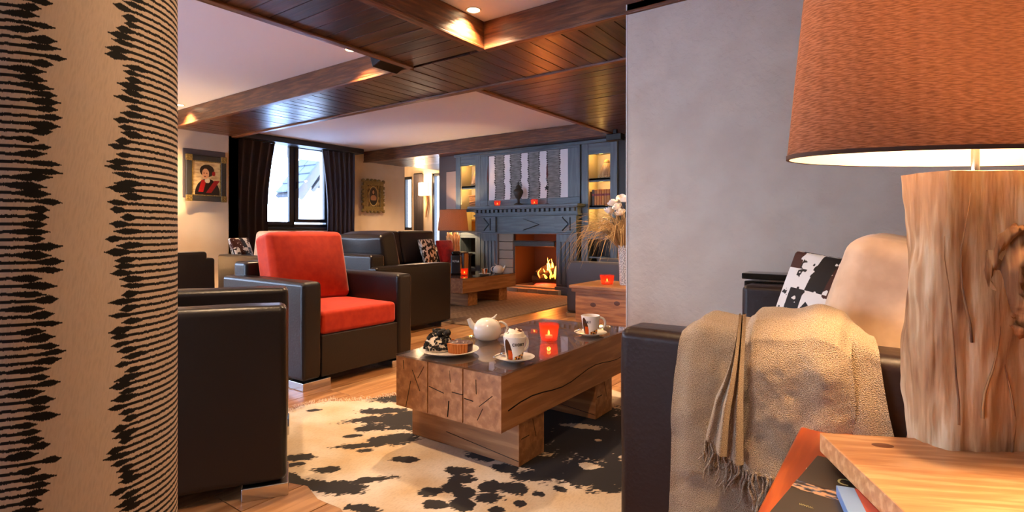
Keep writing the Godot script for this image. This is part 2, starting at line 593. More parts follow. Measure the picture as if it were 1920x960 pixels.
func shell() -> void:
	# floor: a bed and oak planks running along z
	var fl := struct("floor")
	part(fl, "subfloor", sp(Vector3(-10.6, -0.25, -9.4), Vector3(2.6, -0.022, 3.5)), M.floor_1)
	var meshes := []
	for k in 4: meshes.append(bx(Vector3(0.196, 0.022, 1.996), 0.0015).mesh())
	var x := -8.6
	var row := 0
	while x < 2.3:
		var z := 3.1 - fmod(row * 0.73, 2.0)
		while z > -8.2:
			var k := rng.randi() % 4
			if z - 2.0 > -8.6 and x > -8.5: part(fl, "plank", meshes[k], M["floor_%d" % k], Vector3(x, -0.011, z - 1.0))
			z -= 2.0
		x += 0.2
		row += 1
	# window wall: near part, and a bay set back behind the far sofas
	wall("wall_left", [
		[Vector3(-8.05, 0, -4.0), Vector3(-7.75, 2.6, -1.6)], [Vector3(-8.05, 0, 1.9), Vector3(-7.75, 2.6, 3.4)],
		[Vector3(-8.05, 0, -1.6), Vector3(-7.75, 0.8, 1.9)], [Vector3(-8.05, 2.25, -1.6), Vector3(-7.75, 2.6, 1.9)],
		[Vector3(-8.85, 0, -4.0), Vector3(-7.75, 2.6, -3.86)]], M.plaster_cream)
	wall("wall_window_bay", [
		[Vector3(-8.85, 0, -4.75), Vector3(-8.55, 2.6, -4.0)], [Vector3(-8.85, 0, -7.68), Vector3(-8.55, 2.6, -6.1)],
		[Vector3(-8.85, 0, -6.1), Vector3(-8.55, 1.03, -4.75)], [Vector3(-8.85, 2.5, -6.1), Vector3(-8.55, 2.6, -4.75)],
		[Vector3(-8.85, 0, -7.96), Vector3(-8.556, 2.6, -7.686)]], M.plaster_cream)
	# plaster wall behind the near sofa, with a thin corner bead
	var w := wall("wall_plaster", [[Vector3(-1.366, 0, -3.4), Vector3(2.4, SOF + 0.05, -3.1)]], M.plaster_grey)
	part(w, "corner_bead", sp(Vector3(-1.371, 0, -3.4), Vector3(-1.363, SOF + 0.05, -3.096), 0.003), M.ceiling_white)
	wall("wall_right", [[Vector3(2.4, 0, -3.4), Vector3(2.6, 2.6, 3.4)], [Vector3(-1.2, 0, -7.5), Vector3(-1.0, 2.6, -3.4)]], M.plaster_cream)
	wall("wall_back", [
		[Vector3(-8.05, 0, 3.2), Vector3(-7.0, 2.6, 3.5)], [Vector3(-2.6, 0, 3.2), Vector3(2.6, 2.6, 3.5)], [Vector3(-7.0, 2.25, 3.2), Vector3(-2.6, 2.6, 3.5)],
		[Vector3(-7.0, 0, 3.2), Vector3(-2.6, 0.12, 3.5)]], M.plaster_cream)
	# windows: the bay window in view, one beside it and the garden front behind
	var win := struct("window_1")
	var X := -8.66
	var fr := MB.new()
	fr.span(Vector3(X - 0.05, 1.03, -4.75), Vector3(X + 0.06, 1.1, -6.1), 0.006)
	fr.span(Vector3(X - 0.05, 2.47, -4.75), Vector3(X + 0.06, 2.53, -6.1), 0.006)
	for z in [-4.75, -5.365, -6.06]: fr.span(Vector3(X - 0.05, 1.03, z), Vector3(X + 0.06, 2.53, z - 0.06), 0.006)
	part(win, "window_frame", fr, M.dark_frame)
	var sash := MB.new()
	for e in [[-4.8, -5.36, 1.14, 2.475, 0.05], [-5.42, -6.08, 1.19, 2.43, 0.07]]:
		var sz: float = e[4]
		sash.span(Vector3(X + 0.02, e[2] - 0.06, e[0]), Vector3(X + 0.085, e[2], e[1]), 0.006)
		sash.span(Vector3(X + 0.02, e[3], e[0]), Vector3(X + 0.085, e[3] + 0.06, e[1]), 0.006)
		sash.span(Vector3(X + 0.02, e[2], e[0]), Vector3(X + 0.085, e[3], e[0] - sz), 0.006)
		sash.span(Vector3(X + 0.02, e[2], e[1] + sz), Vector3(X + 0.085, e[3], e[1]), 0.006)
	part(win, "sash", sash, M.dark_frame)
	part(win, "pane", sp(Vector3(X + 0.04, 1.12, -4.82), Vector3(X + 0.046, 2.48, -5.34)), M.pane)
	part(win, "pane", sp(Vector3(X + 0.04, 1.18, -5.48), Vector3(X + 0.046, 2.44, -6.03)), M.pane)
	part(win, "window_sill", sp(Vector3(-8.6, 1.0, -4.7), Vector3(-8.47, 1.04, -6.14), 0.008), M.dark_frame)
	part(win, "handle", sp(Vector3(X + 0.09, 1.72, -5.43), Vector3(X + 0.12, 1.84, -5.455), 0.01), M.iron)
	for q in [["window_2", Vector3(-7.9, 0.8, -1.6), Vector3(-7.9, 2.25, 1.9), 4], ["window_3", Vector3(-7.0, 0.12, 3.35), Vector3(-2.6, 2.25, 3.35), 5]]:
		var o := struct(q[0])
		var a: Vector3 = q[1]
		var b: Vector3 = q[2]
		var bars := MB.new()
		var pad := Vector3(0.05, 0, 0.0) if a.x == b.x else Vector3(0, 0, 0.05)
		for k in int(q[3]) + 1:
			var p := a.lerp(b, float(k) / int(q[3]))
			bars.span(Vector3(p.x - 0.035, a.y, p.z - 0.035), Vector3(p.x + 0.035, b.y, p.z + 0.035), 0.005)
		bars.span(a - pad, Vector3(b.x, a.y + 0.08, b.z) + pad, 0.005)
		bars.span(Vector3(a.x, b.y - 0.08, a.z) - pad, b + pad, 0.005)
		part(o, "window_frame", bars, M.dark_frame)
		part(o, "pane", sp(a - pad * 0.08, b + pad * 0.08), M.pane)
	# curtain box over the bay window
	part(struct("trim_1"), "curtain_box", sp(Vector3(-8.55, 2.44, -4.02), Vector3(-8.27, 2.53, -6.66), 0.006), M.dark_frame)

# ------------------------------------------------------------------ ceilings, soffits, beams
func ceiling() -> void:
	var c := struct("ceiling")
	part(c, "plaster", sp(Vector3(-10.6, CEI, -9.4), Vector3(2.6, 2.75, 3.5)), M.ceiling_white)
	var T := 0.02
	# core of each dropped soffit, boards below it, fascia on its sides
	var bands := [
		[Vector3(-3.24, SOF + T, 3.2), Vector3(-2.52, CEI, -3.13)], [Vector3(-7.75, SOF + T, -3.13), Vector3(2.4, CEI, -3.92)],
		[Vector3(-8.55, SOF + T, -6.91), Vector3(-1.2, CEI, -9.0)], [Vector3(-3.24, SOF + T, -3.92), Vector3(-1.2, CEI, -6.91)]]
	for b in bands: part(c, "soffit_core", sp(b[0], b[1]), M.cabinet_dark)
	boards(c, -3.24, -2.52, 3.1, -3.1, 0, 0.135)          # run across, along x
	boards(c, -7.75, -1.36, -3.14, -3.91, 2, 0.13)        # run along z
	boards(c, -3.24, -1.2, -3.96, -7.2, 0, 0.14)
	boards(c, -8.55, -3.28, -6.92, -7.95, 0, 0.14)
	# fascias: a knotty board with a moulded lip below
	fascia(Vector3(-2.505, 0, 3.2), Vector3(-2.505, 0, -3.1), 2)
	fascia(Vector3(-3.255, 0, 3.2), Vector3(-3.255, 0, -3.1), 2)
	fascia(Vector3(-7.75, 0, -3.115), Vector3(-3.27, 0, -3.115), 0)
	fascia(Vector3(-2.49, 0, -3.115), Vector3(2.4, 0, -3.115), 0)
	fascia(Vector3(-7.9, 0, -3.935), Vector3(-1.2, 0, -3.935), 0)
	fascia(Vector3(-3.255, 0, -3.95), Vector3(-3.255, 0, -6.88), 2)
	fascia(Vector3(-8.55, 0, -6.895), Vector3(-3.24, 0, -6.895), 0)
	# recessed downlights
	var spots := [[-2.42, -2.895, "recessed downlight in the corner where two brown beams meet"], [-3.80, -2.92, "recessed downlight beside the small wedge loudspeaker"], [-7.19, -2.985, "recessed downlight above the framed woman's portrait"], [-2.2, -0.9], [-0.6, -0.9], [-3.8, -0.9], [-5.5, -0.9], [-7.2, -0.9], [-2.2, 1.2], [-5.0, 1.2]]
	for p in spots: downlight(Vector3(p[0], CEI, p[1]), p[2] if p.size() > 2 else "recessed downlight in the white ceiling over the near end of the room", 6.0 if p[1] < -2.0 else 2.6)
	for p in [[-1.7, -6.6], [-1.6, -5.6], [-1.6, -4.5], [-7.4, -7.3]]: downlight(Vector3(p[0], SOF - 0.001, p[1]), "small recessed downlight set in the boarded soffit by the fireplace")
	# loudspeaker tucked under the corner where two beams meet
	var s := thing("loudspeaker", "small black wedge loudspeaker under the beam corner near a downlight", "loudspeaker", Vector3(-3.36, 2.36, -2.95))
	part(s, "cabinet", bx(Vector3(0.13, 0.1, 0.26), 0.012), M.black_plastic)
	part(s, "bracket", bx(Vector3(0.04, 0.1, 0.05), 0.004, Vector3(0.06, 0.08, 0)), M.iron)
	s.rotation.z = 0.35
	s = thing("loudspeaker", "small black loudspeaker under boarded soffit beside the bookcase", "loudspeaker", Vector3(-3.08, 2.23, -6.62))
	part(s, "cabinet", bx(Vector3(0.22, 0.09, 0.13), 0.012), M.black_plastic)
	part(s, "bracket", bx(Vector3(0.05, 0.09, 0.04), 0.004, Vector3(0, 0.06, 0)), M.iron)

func boards(parent: Node, x0: float, x1: float, z0: float, z1: float, along: int, w: float) -> void:
	var a := minf(x0, x1)
	var b := maxf(x0, x1)
	var lo := minf(z0, z1)
	var hi := maxf(z0, z1)
	var n := int((hi - lo if along == 0 else b - a) / w)
	var ww := (hi - lo if along == 0 else b - a) / n
	var size := Vector3(b - a, 0.018, ww - 0.006) if along == 0 else Vector3(ww - 0.006, 0.018, hi - lo)
	var m := bx(size, 0.003).mesh()
	for k in n:
		var p := Vector3((a + b) / 2, SOF + 0.011 + rng.randf_range(-0.0015, 0.0015), lo + ww * (k + 0.5)) if along == 0 else Vector3(a + ww * (k + 0.5), SOF + 0.011 + rng.randf_range(-0.0015, 0.0015), (lo + hi) / 2)
		var which: String = ["board_", "boardb_", "board_"][rng.randi() % 3] + ("x" if along == 0 else "z")
		part(parent, "board", m, M[which], p)

var trims := 1
func fascia(a: Vector3, b: Vector3, axis: int) -> void:
	trims += 1
	var o := struct("trim_%d" % trims)
	var across := Vector3(0.015, 0, 0) if axis == 2 else Vector3(0, 0, 0.015)
	var c := (a + b) / 2
	var size := (b - a).abs() + across * 2
	part(o, "fascia", bx(Vector3(size.x, CEI - SOF - 0.004, size.z), 0.002), M["beam_x" if axis == 0 else "beam_z"], Vector3(c.x, (CEI + SOF) / 2, c.z))
	var lip := size + across * 2.4
	part(o, "moulding", bx(Vector3(lip.x, 0.022, lip.z), 0.006, Vector3.ZERO, 2), M["beam_x" if axis == 0 else "beam_z"], Vector3(c.x, SOF - 0.004, c.z))

func downlight(p: Vector3, label: String, energy := 5.5) -> void:
	var t := thing("recessed_downlight", label, "downlight", p, 0, "ceiling downlights")
	var ring := MB.new()
	ring.lathe(Transform3D(), [Vector2(0.043, -0.002), Vector2(0.054, -0.006), Vector2(0.058, 0.0)], 20)
	part(t, "rim", ring, M.bulb_cap)
	var d := MB.new()
	d.lathe(Transform3D(), [Vector2(0.0, -0.003), Vector2(0.043, -0.003)], 20)
	part(t, "lamp_face", d, M.lamp_disc)
	spot(t, Vector3(0, -0.015, 0), WARM, energy, 62.0, 1.0, 0.04)

# ------------------------------------------------------------------ outside the bay window
func outside() -> void:
	var g := struct("ground_snow")
	part(g, "snow_field", sp(Vector3(-60, -1.2, -50), Vector3(-10.7, -0.9, 40)), M.snow)
	part(g, "snow_field", sp(Vector3(-60, -1.2, 3.6), Vector3(40, -0.9, 40)), M.snow)
	# neighbouring chalet gable, far down the slope of its roof
	var t := thing("chalet_roof", "snowy slate roof corner of the chalet seen through the window", "building", Vector3(-13.0, 2.05, -8.22))
	t.rotation.y = deg_to_rad(90)
	mat("slate", Color(0.24, 0.27, 0.30), 0.7)
	mat("chalet_wood", Color(0.12, 0.115, 0.12), 0.8)
	mat("chalet_board", Color(0.34, 0.33, 0.33), 0.8)
	var slope := Basis(Vector3(0, 0, 1), deg_to_rad(54))
	var rf := MB.new()
	rf.rbox(Transform3D(slope, slope * Vector3(1.9, 0, -0.25)), Vector3(4.2, 0.1, 0.9), 0.01)
	part(t, "roof_deck", rf, M.chalet_wood)
	var bar := MB.new()
	bar.rbox(Transform3D(slope, slope * Vector3(1.9, -0.06, 0.24)), Vector3(4.2, 0.26, 0.06), 0.01)
	part(t, "barge_board", bar, M.chalet_board)
	var sm := bx(Vector3(0.36, 0.05, 0.5), 0.015).mesh()
	for i in 11:
		for j in 2:
			var o := part(t, "slate", sm, M.slate)
			o.transform = Transform3D(slope * Basis(Vector3(0, 0, 1), -0.12), slope * Vector3(0.05 + i * 0.3, 0.09, 0.12 - j * 0.52))
	var gab := MB.new()
	gab.prism(Transform3D(Basis.IDENTITY, Vector3(0.35, 0.12, -0.35)), PackedVector2Array([Vector2(0, 0), Vector2(2.8, 0), Vector2(2.8, 2.4)]), 0.1)
	part(t, "gable", gab, M.chalet_wood)
	for k in 3:
		var br := MB.new()
		br.rbox(Transform3D(Basis(Vector3(0, 0, 1), 0.9 - k * 0.5), Vector3(0.9 + k * 0.5, 0.35 + k * 0.25, -0.2)), Vector3(0.8, 0.1, 0.1), 0.01)
		part(t, "brace", br, M.chalet_board)
	var ws := MB.new()
	ws.span(Vector3(0.5, -2.5, -0.8), Vector3(4, 0.1, -0.4))
	part(t, "wall", ws, M.snow)

# ------------------------------------------------------------------ fireplace wall
func fireplace() -> void:
	var B: StandardMaterial3D = M.blue_paint_x
	var V: StandardMaterial3D = M.blue_paint_y
	# what stands behind the joinery
	wall("wall_fireplace", [
		[Vector3(-6.88, 0, -7.9), Vector3(-5.5, 2.6, -7.62)], [Vector3(-4.36, 0, -7.9), Vector3(-1.0, 2.6, -7.62)], [Vector3(-5.5, 1.0, -7.9), Vector3(-4.36, 2.6, -7.62)],
		[Vector3(-6.88, 0, -9.0), Vector3(-6.6, 2.6, -7.9)]], M.plaster_cream)
	part(struct("wall_fireplace_side"), "panelling", sp(Vector3(-3.32, 0, -7.62), Vector3(-1.2, SOF, -7.24)), M.cabinet_dark)
	var pan := thing("wall_panelling", "dark taupe wall panel with pale inset left of the bookcase", "panelling", Vector3(-6.655, 0, -7.25))
	part(pan, "frame", sp(Vector3(-0.225, 0, -0.3), Vector3(0.225, SOF, 0), 0.004), mat("taupe", Color(0.30, 0.26, 0.25), 0.6))
	part(pan, "inset", sp(Vector3(-0.04, 1.0, -0.01), Vector3(0.225, 2.05, 0.008), 0.004), mat("taupe_light", Color(0.62, 0.54, 0.5), 0.7))
	bookcase("bookcase", "blue grey built-in bookcase with lit niche left of the fireplace", -6.43, -5.87)
	bookcase("bookcase", "blue grey built-in bookcase with lit niche right of the fireplace", -3.905, -3.323)
	var f := thing("fireplace", "blue grey panelled fireplace with mantel shelf, pilasters and burning log fire", "fireplace", Vector3(0, 0, -7.2))
	# overmantel: frame round the canvas
	var x0 := -5.87
	var x1 := -3.93
	part(f, "overmantel", sp(Vector3(x0, 1.36, -0.42), Vector3(x1, SOF, -0.04)), B)
	part(f, "rail", sp(Vector3(x0, 2.255, -0.04), Vector3(x1, SOF, 0.0), 0.006), B)
	part(f, "rail", sp(Vector3(x0, 1.36, -0.04), Vector3(x1, 1.50, 0.0), 0.006), B)
	part(f, "stile", sp(Vector3(x0, 1.5, -0.04), Vector3(-5.70, 2.255, 0.0), 0.006), V)
	part(f, "stile", sp(Vector3(-4.14, 1.5, -0.04), Vector3(x1, 2.255, 0.0), 0.006), V)
	part(f, "cornice", sp(Vector3(-5.9, 2.29, -0.02), Vector3(-3.9, SOF, 0.03), 0.01), B)
	# mantel shelf, bed mould and dentils
	part(f, "mantel_shelf", sp(Vector3(-5.95, 1.352, -0.04), Vector3(-3.83, 1.392, 0.25), 0.008), B)
	part(f, "bed_mould", sp(Vector3(-5.91, 1.335, -0.04), Vector3(-3.86, 1.353, 0.22), 0.004), B)
	part(f, "backing", sp(Vector3(-5.87, 1.22, -0.04), Vector3(-3.9, 1.336, 0.13)), B)
	var den := bx(Vector3(0.045, 0.05, 0.05), 0.004).mesh()
	for k in 22: part(f, "dentil", den, V, Vector3(-5.83 + k * 0.0895, 1.308, 0.15))
	part(f, "moulding", sp(Vector3(-5.89, 1.225, -0.02), Vector3(-3.88, 1.252, 0.155), 0.006), B)
	# frieze with a raised lozenge and arrowed end blocks
	part(f, "frieze", sp(Vector3(-5.82, 0.955, -0.3), Vector3(-3.92, 1.225, 0.08), 0.003), B)
	for xa in [-5.82, -4.30]:
		var strokes := []
		for sg in [-1.0, 1.0]: strokes.append([Vector3(0.005, sg * 0.052, 0.03), Vector3(0.155, 0.024, 0.07), Vector3(0, 0, sg * -0.76)])
		strokes.append([Vector3(0.085, 0, 0.03), Vector3(0.022, 0.2, 0.07), Vector3.ZERO])
		beam_block(f, "end_block", Vector3(0.38, 0.25, 0.06), Vector3(xa + 0.19, 1.09, 0.1), B, strokes, B)
	var loz := MB.new()
	loz.prism(Transform3D(Basis.IDENTITY, Vector3(-4.90, 1.085, 0.08)), PackedVector2Array([Vector2(-0.3, 0), Vector2(0, 0.09), Vector2(0.3, 0), Vector2(0, -0.09)]), 0.045)
	part(f, "lozenge", loz, B)
	part(f, "lintel_mould", sp(Vector3(-5.84, 0.935, -0.1), Vector3(-3.9, 0.96, 0.12), 0.006), B)
	# fluted pilasters
	for xa in [-5.81, -4.31]:
		part(f, "pilaster", sp(Vector3(xa, 0, -0.3), Vector3(xa + 0.36, 0.94, 0.06), 0.004), V)
		for k in 4: part(f, "reed", sp(Vector3(xa + 0.045 + k * 0.075, 0.16, 0.055), Vector3(xa + 0.09 + k * 0.075, 0.82, 0.078), 0.008), V)
		part(f, "plinth", sp(Vector3(xa - 0.015, 0, -0.1), Vector3(xa + 0.375, 0.13, 0.085), 0.006), B)
	# firebox: stone cheeks with real courses, iron hood, raised hearth
	for k in 6:
		var y := 0.1 + k * 0.142
		part(f, "stone_course", sp(Vector3(-5.46, y, -0.5), Vector3(-5.16, y + 0.136, 0.02 - 0.006 * (k % 2)), 0.008), M.stone)
	part(f, "firebox_side", sp(Vector3(-5.162, 0.08, -0.6), Vector3(-5.15, 0.95, 0.0)), M.soot)
	part(f, "firebox_back", sp(Vector3(-5.5, 0, -0.7), Vector3(-4.3, 1.0, -0.6)), M.soot)
	part(f, "firebox_side", sp(Vector3(-4.36, 0.05, -0.6), Vector3(-4.31, 0.95, -0.02)), M.soot)
	part(f, "firebox_roof", sp(Vector3(-5.5, 0.93, -0.6), Vector3(-4.3, 0.97, 0.0)), M.soot)
	var hood := MB.new()
	hood.span(Vector3(-5.15, 0.735, -0.02), Vector3(-4.37, 0.81, 0.02), 0.006)
	hood.span(Vector3(-5.15, 0.81, -0.05), Vector3(-4.37, 0.825, 0.035), 0.004)
	hood.span(Vector3(-5.16, 0.1, -0.02), Vector3(-5.13, 0.82, 0.01))
	part(f, "hood_band", hood, M.carved_black)
	part(f, "hearth_slab", sp(Vector3(-5.46, 0.0, -0.6), Vector3(-4.33, 0.1, 0.04), 0.006), M.stone)
	for k in 5: part(f, "hearth_stone", sp(Vector3(-5.15 + k * 0.19, 0.0, 0.04), Vector3(-4.968 + k * 0.19, 0.075 - 0.004 * (k % 2), 0.16), 0.008), M.stone)
	# logs, embers, flames
	wood("bark", Color(0.03, 0.022, 0.018), Color(0.085, 0.06, 0.05), Color(0.19, 0.15, 0.13), 0, 0.9, 16, 8.0, 0.8)
	for l in [[Vector3(-4.85, 0.2, -0.12), Vector3(-4.42, 0.19, -0.2), 0.07, "charred log lying along the front of the fire"], [Vector3(-4.82, 0.16, -0.3), Vector3(-4.4, 0.2, -0.35), 0.065, "charred log lying along the back of the fire"], [Vector3(-4.77, 0.28, -0.1), Vector3(-4.66, 0.42, -0.36), 0.055, "slim charred log leaning backwards on the fire"], [Vector3(-4.58, 0.27, -0.08), Vector3(-4.42, 0.4, -0.26), 0.065, "thick charred log standing upright at the end of the fire"], [Vector3(-4.8, 0.31, -0.18), Vector3(-4.55, 0.3, -0.25), 0.05, "short charred log bridging the two lowest logs"]]:
		var b := MB.new()
		b.tube([l[0], l[0].lerp(l[1], 0.4) + Vector3(0, 0.012, 0), l[1]], l[2], l[2] * 0.85, 9)
		var th := single("firewood_log", b, M.bark, l[3], "log", Vector3(0, 0, -7.2), 0, "logs on the fire")
		th.position.y = 0.0
	var ash := MB.new()
	ash.ball(Vector3(-4.6, 0.1, -0.2), Vector3(0.28, 0.05, 0.16))
	single("ember_bed", ash, M.ember_glow, "bed of glowing embers under the burning logs", "embers", Vector3(0, 0, -7.2)).set_meta("kind", "stuff")
	var fire := thing("fire_flames", "orange and yellow flames rising from the logs in the fireplace", "flames", Vector3(-4.55, 0.25, -7.38))
	for k in 20:
		var b := MB.new()
		var ox := rng.randf_range(-0.2, 0.2)
		var oz := rng.randf_range(-0.1, 0.12)
		var h := (0.44 - absf(ox - 0.06) * 1.1) * rng.randf_range(0.55, 1.0)
		var w := rng.randf_range(0.016, 0.038)
		var ph := k * 1.7
		var sway := rng.randf_range(0.02, 0.05)
		b.grid(func(s, t):
			var r: float = w * sin(PI * pow(t, 0.6)) * (1.0 - 0.4 * t)
			return Vector3(ox + r * cos(s * TAU) + sway * t * sin(ph + t * 5.0), t * h - 0.03, oz - r * sin(s * TAU) * 0.6 + 0.02 * sin(ph * 2.0 + t * 5.0)), 8, 14, true)
		part(fire, "flame", b, M.flame_core if absf(ox - 0.03) < 0.1 else M.flame_outer)
	omni(fire, Vector3(-0.02, 0.22, 0.12), Color(1.0, 0.5, 0.18), 0.7, 0.12)
	canvas()

func canvas() -> void:
	var w := 512
	var h := 256
	var im := Image.create(w, h, false, Image.FORMAT_RGB8)
	var f := noise(0.03, 71, 3)
	var edges := [0.088, 0.21, 0.295, 0.43, 0.525, 0.66, 0.755, 0.905]
	for y in h:
		var ragged := f.get_noise_1d(y * 14.0) * 0.012 + f.get_noise_1d(y * 0.6) * 0.03
		for x in w:
			var fx := float(x) / w + ragged * 0.5
			var band := 0
			var near := 1.0
			for e in edges:
				if fx > e: band += 1
				near = minf(near, absf(fx - e))
			var c := Color(0.88, 0.86, 0.86)
			if band % 2:
				var s := 0.47 + 0.12 * f.get_noise_2d(x * 0.6, y * 2.2) + (0.05 if y % 4 < 2 else -0.05)
				c = Color(s, s, s * 0.98)
			if near < 0.009 and (y / 5) % 2 == 0: c = Color(0.09, 0.09, 0.1)
			im.set_pixel(x, y, c)
	var t := thing("canvas_picture", "wide white canvas with four ragged grey bands above the mantel", "picture", Vector3(-4.92, 1.875, -7.232))
	var b := MB.new()
	b.quad(Vector3(-0.775, -0.37, 0.012), Vector3(0.775, -0.37, 0.012), Vector3(0.775, 0.37, 0.012), Vector3(-0.775, 0.37, 0.012))
	part(t, "print", b, picture("canvas_print", im, 0.8))
	part(t, "stretcher", bx(Vector3(1.556, 0.746, 0.02)), M.ceiling_white)

func bookcase(called: String, label: String, x0: float, x1: float) -> void:
	var V: StandardMaterial3D = M.blue_paint_y
	var t := thing(called, label, "bookcase", Vector3((x0 + x1) / 2, 0, -7.2))
	var hw := (x1 - x0) / 2
	var n0 := -hw + 0.11
	var n1 := hw - 0.11
	var Z := -0.3
	part(t, "side", sp(Vector3(-hw, 0, Z - 0.1), Vector3(n0, SOF, 0), 0.005), V)
	part(t, "side", sp(Vector3(n1, 0, Z - 0.1), Vector3(hw, SOF, 0), 0.005), V)
	part(t, "header", sp(Vector3(n0, 2.15, Z - 0.1), Vector3(n1, SOF, -0.004), 0.004), M.blue_paint_x)
	part(t, "header_lip", sp(Vector3(n0, 2.122, -0.03), Vector3(n1, 2.152, -0.006), 0.003), M.blue_paint_x)
	part(t, "cornice", sp(Vector3(-hw - 0.02, 2.285, -0.03), Vector3(hw + 0.02, SOF, 0.03), 0.01), M.blue_paint_x)
	part(t, "middle_rail", sp(Vector3(n0, 0.86, Z - 0.1), Vector3(n1, 0.98, -0.004), 0.004), M.blue_paint_x)
	part(t, "plinth", sp(Vector3(n0, 0, Z - 0.1), Vector3(n1, 0.34, -0.004), 0.004), M.blue_paint_x)
	part(t, "back_panel", sp(Vector3(n0, 0.98, Z - 0.1), Vector3(n1, 2.15, Z)), M.niche)
	part(t, "lining", sp(Vector3(n0, 0.98, Z), Vector3(n0 + 0.008, 2.15, -0.02)), M.niche)
	part(t, "lining", sp(Vector3(n1 - 0.008, 0.98, Z), Vector3(n1, 2.15, -0.02)), M.niche)
	part(t, "lower_back", sp(Vector3(n0, 0.34, Z - 0.1), Vector3(n1, 0.86, Z)), M.cabinet_dark)
	for y in [1.735, 1.33]: 
		part(t, "shelf", sp(Vector3(n0, y, Z), Vector3(n1, y + 0.035, -0.03), 0.004), M.blue_paint_x)
		part(t, "shelf_lip", sp(Vector3(n0, y - 0.022, -0.045), Vector3(n1, y + 0.035, -0.03), 0.003), M.blue_paint_x)
	part(t, "shelf", sp(Vector3(n0, 0.575, Z), Vector3(n1, 0.6, -0.03), 0.004), M.blue_paint_x)
	# slim lamp under the top of each compartment
	for y in [2.145, 1.73, 1.325]:
		var l := part(t, "lamp_strip", sp(Vector3(-0.1, y - 0.008, -0.068), Vector3(0.1, y, -0.055)), M.lamp_bulb)
		omni(l, Vector3(0, y - 0.02, -0.075), Color(1.0, 0.76, 0.36), 0.055, 0.03)

# ------------------------------------------------------------------ the space beyond the fireplace wall
func annex() -> void:
	wall("wall_annex", [[Vector3(-10.2, 0, -9.3), Vector3(-9.72, 2.6, -9.0)], [Vector3(-9.42, 0, -9.3), Vector3(-8.76, 2.6, -9.0)], [Vector3(-8.3, 0, -9.3), Vector3(-6.6, 2.6, -9.0)],
		[Vector3(-9.72, 0, -9.3), Vector3(-9.42, 1.0, -9.0)], [Vector3(-9.72, 2.27, -9.3), Vector3(-9.42, 2.6, -9.0)], [Vector3(-8.76, 0, -9.3), Vector3(-8.3, 0.6, -9.0)], [Vector3(-8.76, 2.3, -9.3), Vector3(-8.3, 2.6, -9.0)],
		[Vector3(-10.5, 0, -9.3), Vector3(-10.2, 2.6, -7.7)], [Vector3(-10.5, 0, -7.96), Vector3(-8.85, 2.6, -7.7)]], M.plaster_cream)
	var k := 4
	for e in [[-9.72, -9.42, 1.0, 2.27], [-8.76, -8.3, 0.6, 2.3]]:
		var o := struct("window_%d" % k)
		k += 1
		var b := MB.new()
		b.span(Vector3(e[0], e[2], -9.12), Vector3(e[0] + 0.05, e[3], -9.02), 0.005)
		b.span(Vector3(e[1] - 0.05, e[2], -9.12), Vector3(e[1], e[3], -9.02), 0.005)
		b.span(Vector3(e[0], e[2], -9.12), Vector3(e[1], e[2] + 0.06, -9.02), 0.005)
		b.span(Vector3(e[0], e[3] - 0.06, -9.12), Vector3(e[1], e[3], -9.02), 0.005)
		part(o, "window_frame", b, M.dark_frame)
		part(o, "pane", sp(Vector3(e[0], e[2], -9.08), Vector3(e[1], e[3], -9.074)), M.pane)
	curtain(Vector3(-9.27, 0, -8.94), Vector3(-9.03, 0, -8.94), 2.3, 5, "narrow dark curtain hanging beside the wall sconce")
	var s := thing("wall_sconce", "wall sconce with cream shades and a twisted wooden stem", "sconce", Vector3(-8.9, 1.94, -8.99))
	for dx in [-0.07, 0.1]:
		var sh := MB.new()
		sh.rbox(Transform3D(Basis.IDENTITY, Vector3(dx, 0, 0.1)), Vector3(0.15, 0.3, 0.13), 0.02)
		part(s, "lamp_shade", sh, glow("sconce_glow%d" % int(dx * 100), Color(1.0, 0.7, 0.38), 0.9))
	var stem := MB.new()
	stem.tube([Vector3(0.0, -0.14, 0.06), Vector3(0.04, -0.35, 0.05), Vector3(-0.01, -0.65, 0.04)], 0.05, 0.012, 7)
	part(s, "stem", stem, M.oak_y)
	omni(s, Vector3(0, 0.2, 0.25), WARM, 0.5, 0.1)
	omni(s, Vector3(0, -0.25, 0.25), WARM, 0.3, 0.1)

func curtain(a: Vector3, b: Vector3, top: float, folds: int, label: String, tie := 0.0) -> void:
	var d := b - a
	var out := Vector3(1, 0, 0) if absf(d.z) > absf(d.x) else Vector3(0, 0, 1)
	var t := thing("curtain", label, "curtain", a, 0, "dark curtains")
	var bb := MB.new()
	bb.grid(func(s, v):
		var ph: float = s * folds * TAU
		var y: float = lerpf(top, 0.02, v)
		var pinch: float = tie * sin(v * PI) * 0.16
		return d * lerpf(s, 0.0, pinch) + out * (0.045 * sin(ph) + 0.014 * sin(ph * 2.0 + v * 3.0)) + Vector3(0, y, 0) + d.normalized() * 0.012 * cos(ph), folds * 12, 16)
	part(t, "cloth", bb, M.curtain_cloth)
	var head := MB.new()
	head.rbox(Transform3D(Basis.IDENTITY, d / 2 + Vector3(0, top + 0.01, 0)), d.abs() + Vector3(0.03, 0.03, 0.03), 0.006)
	part(t, "curtain_rail", head, M.iron)

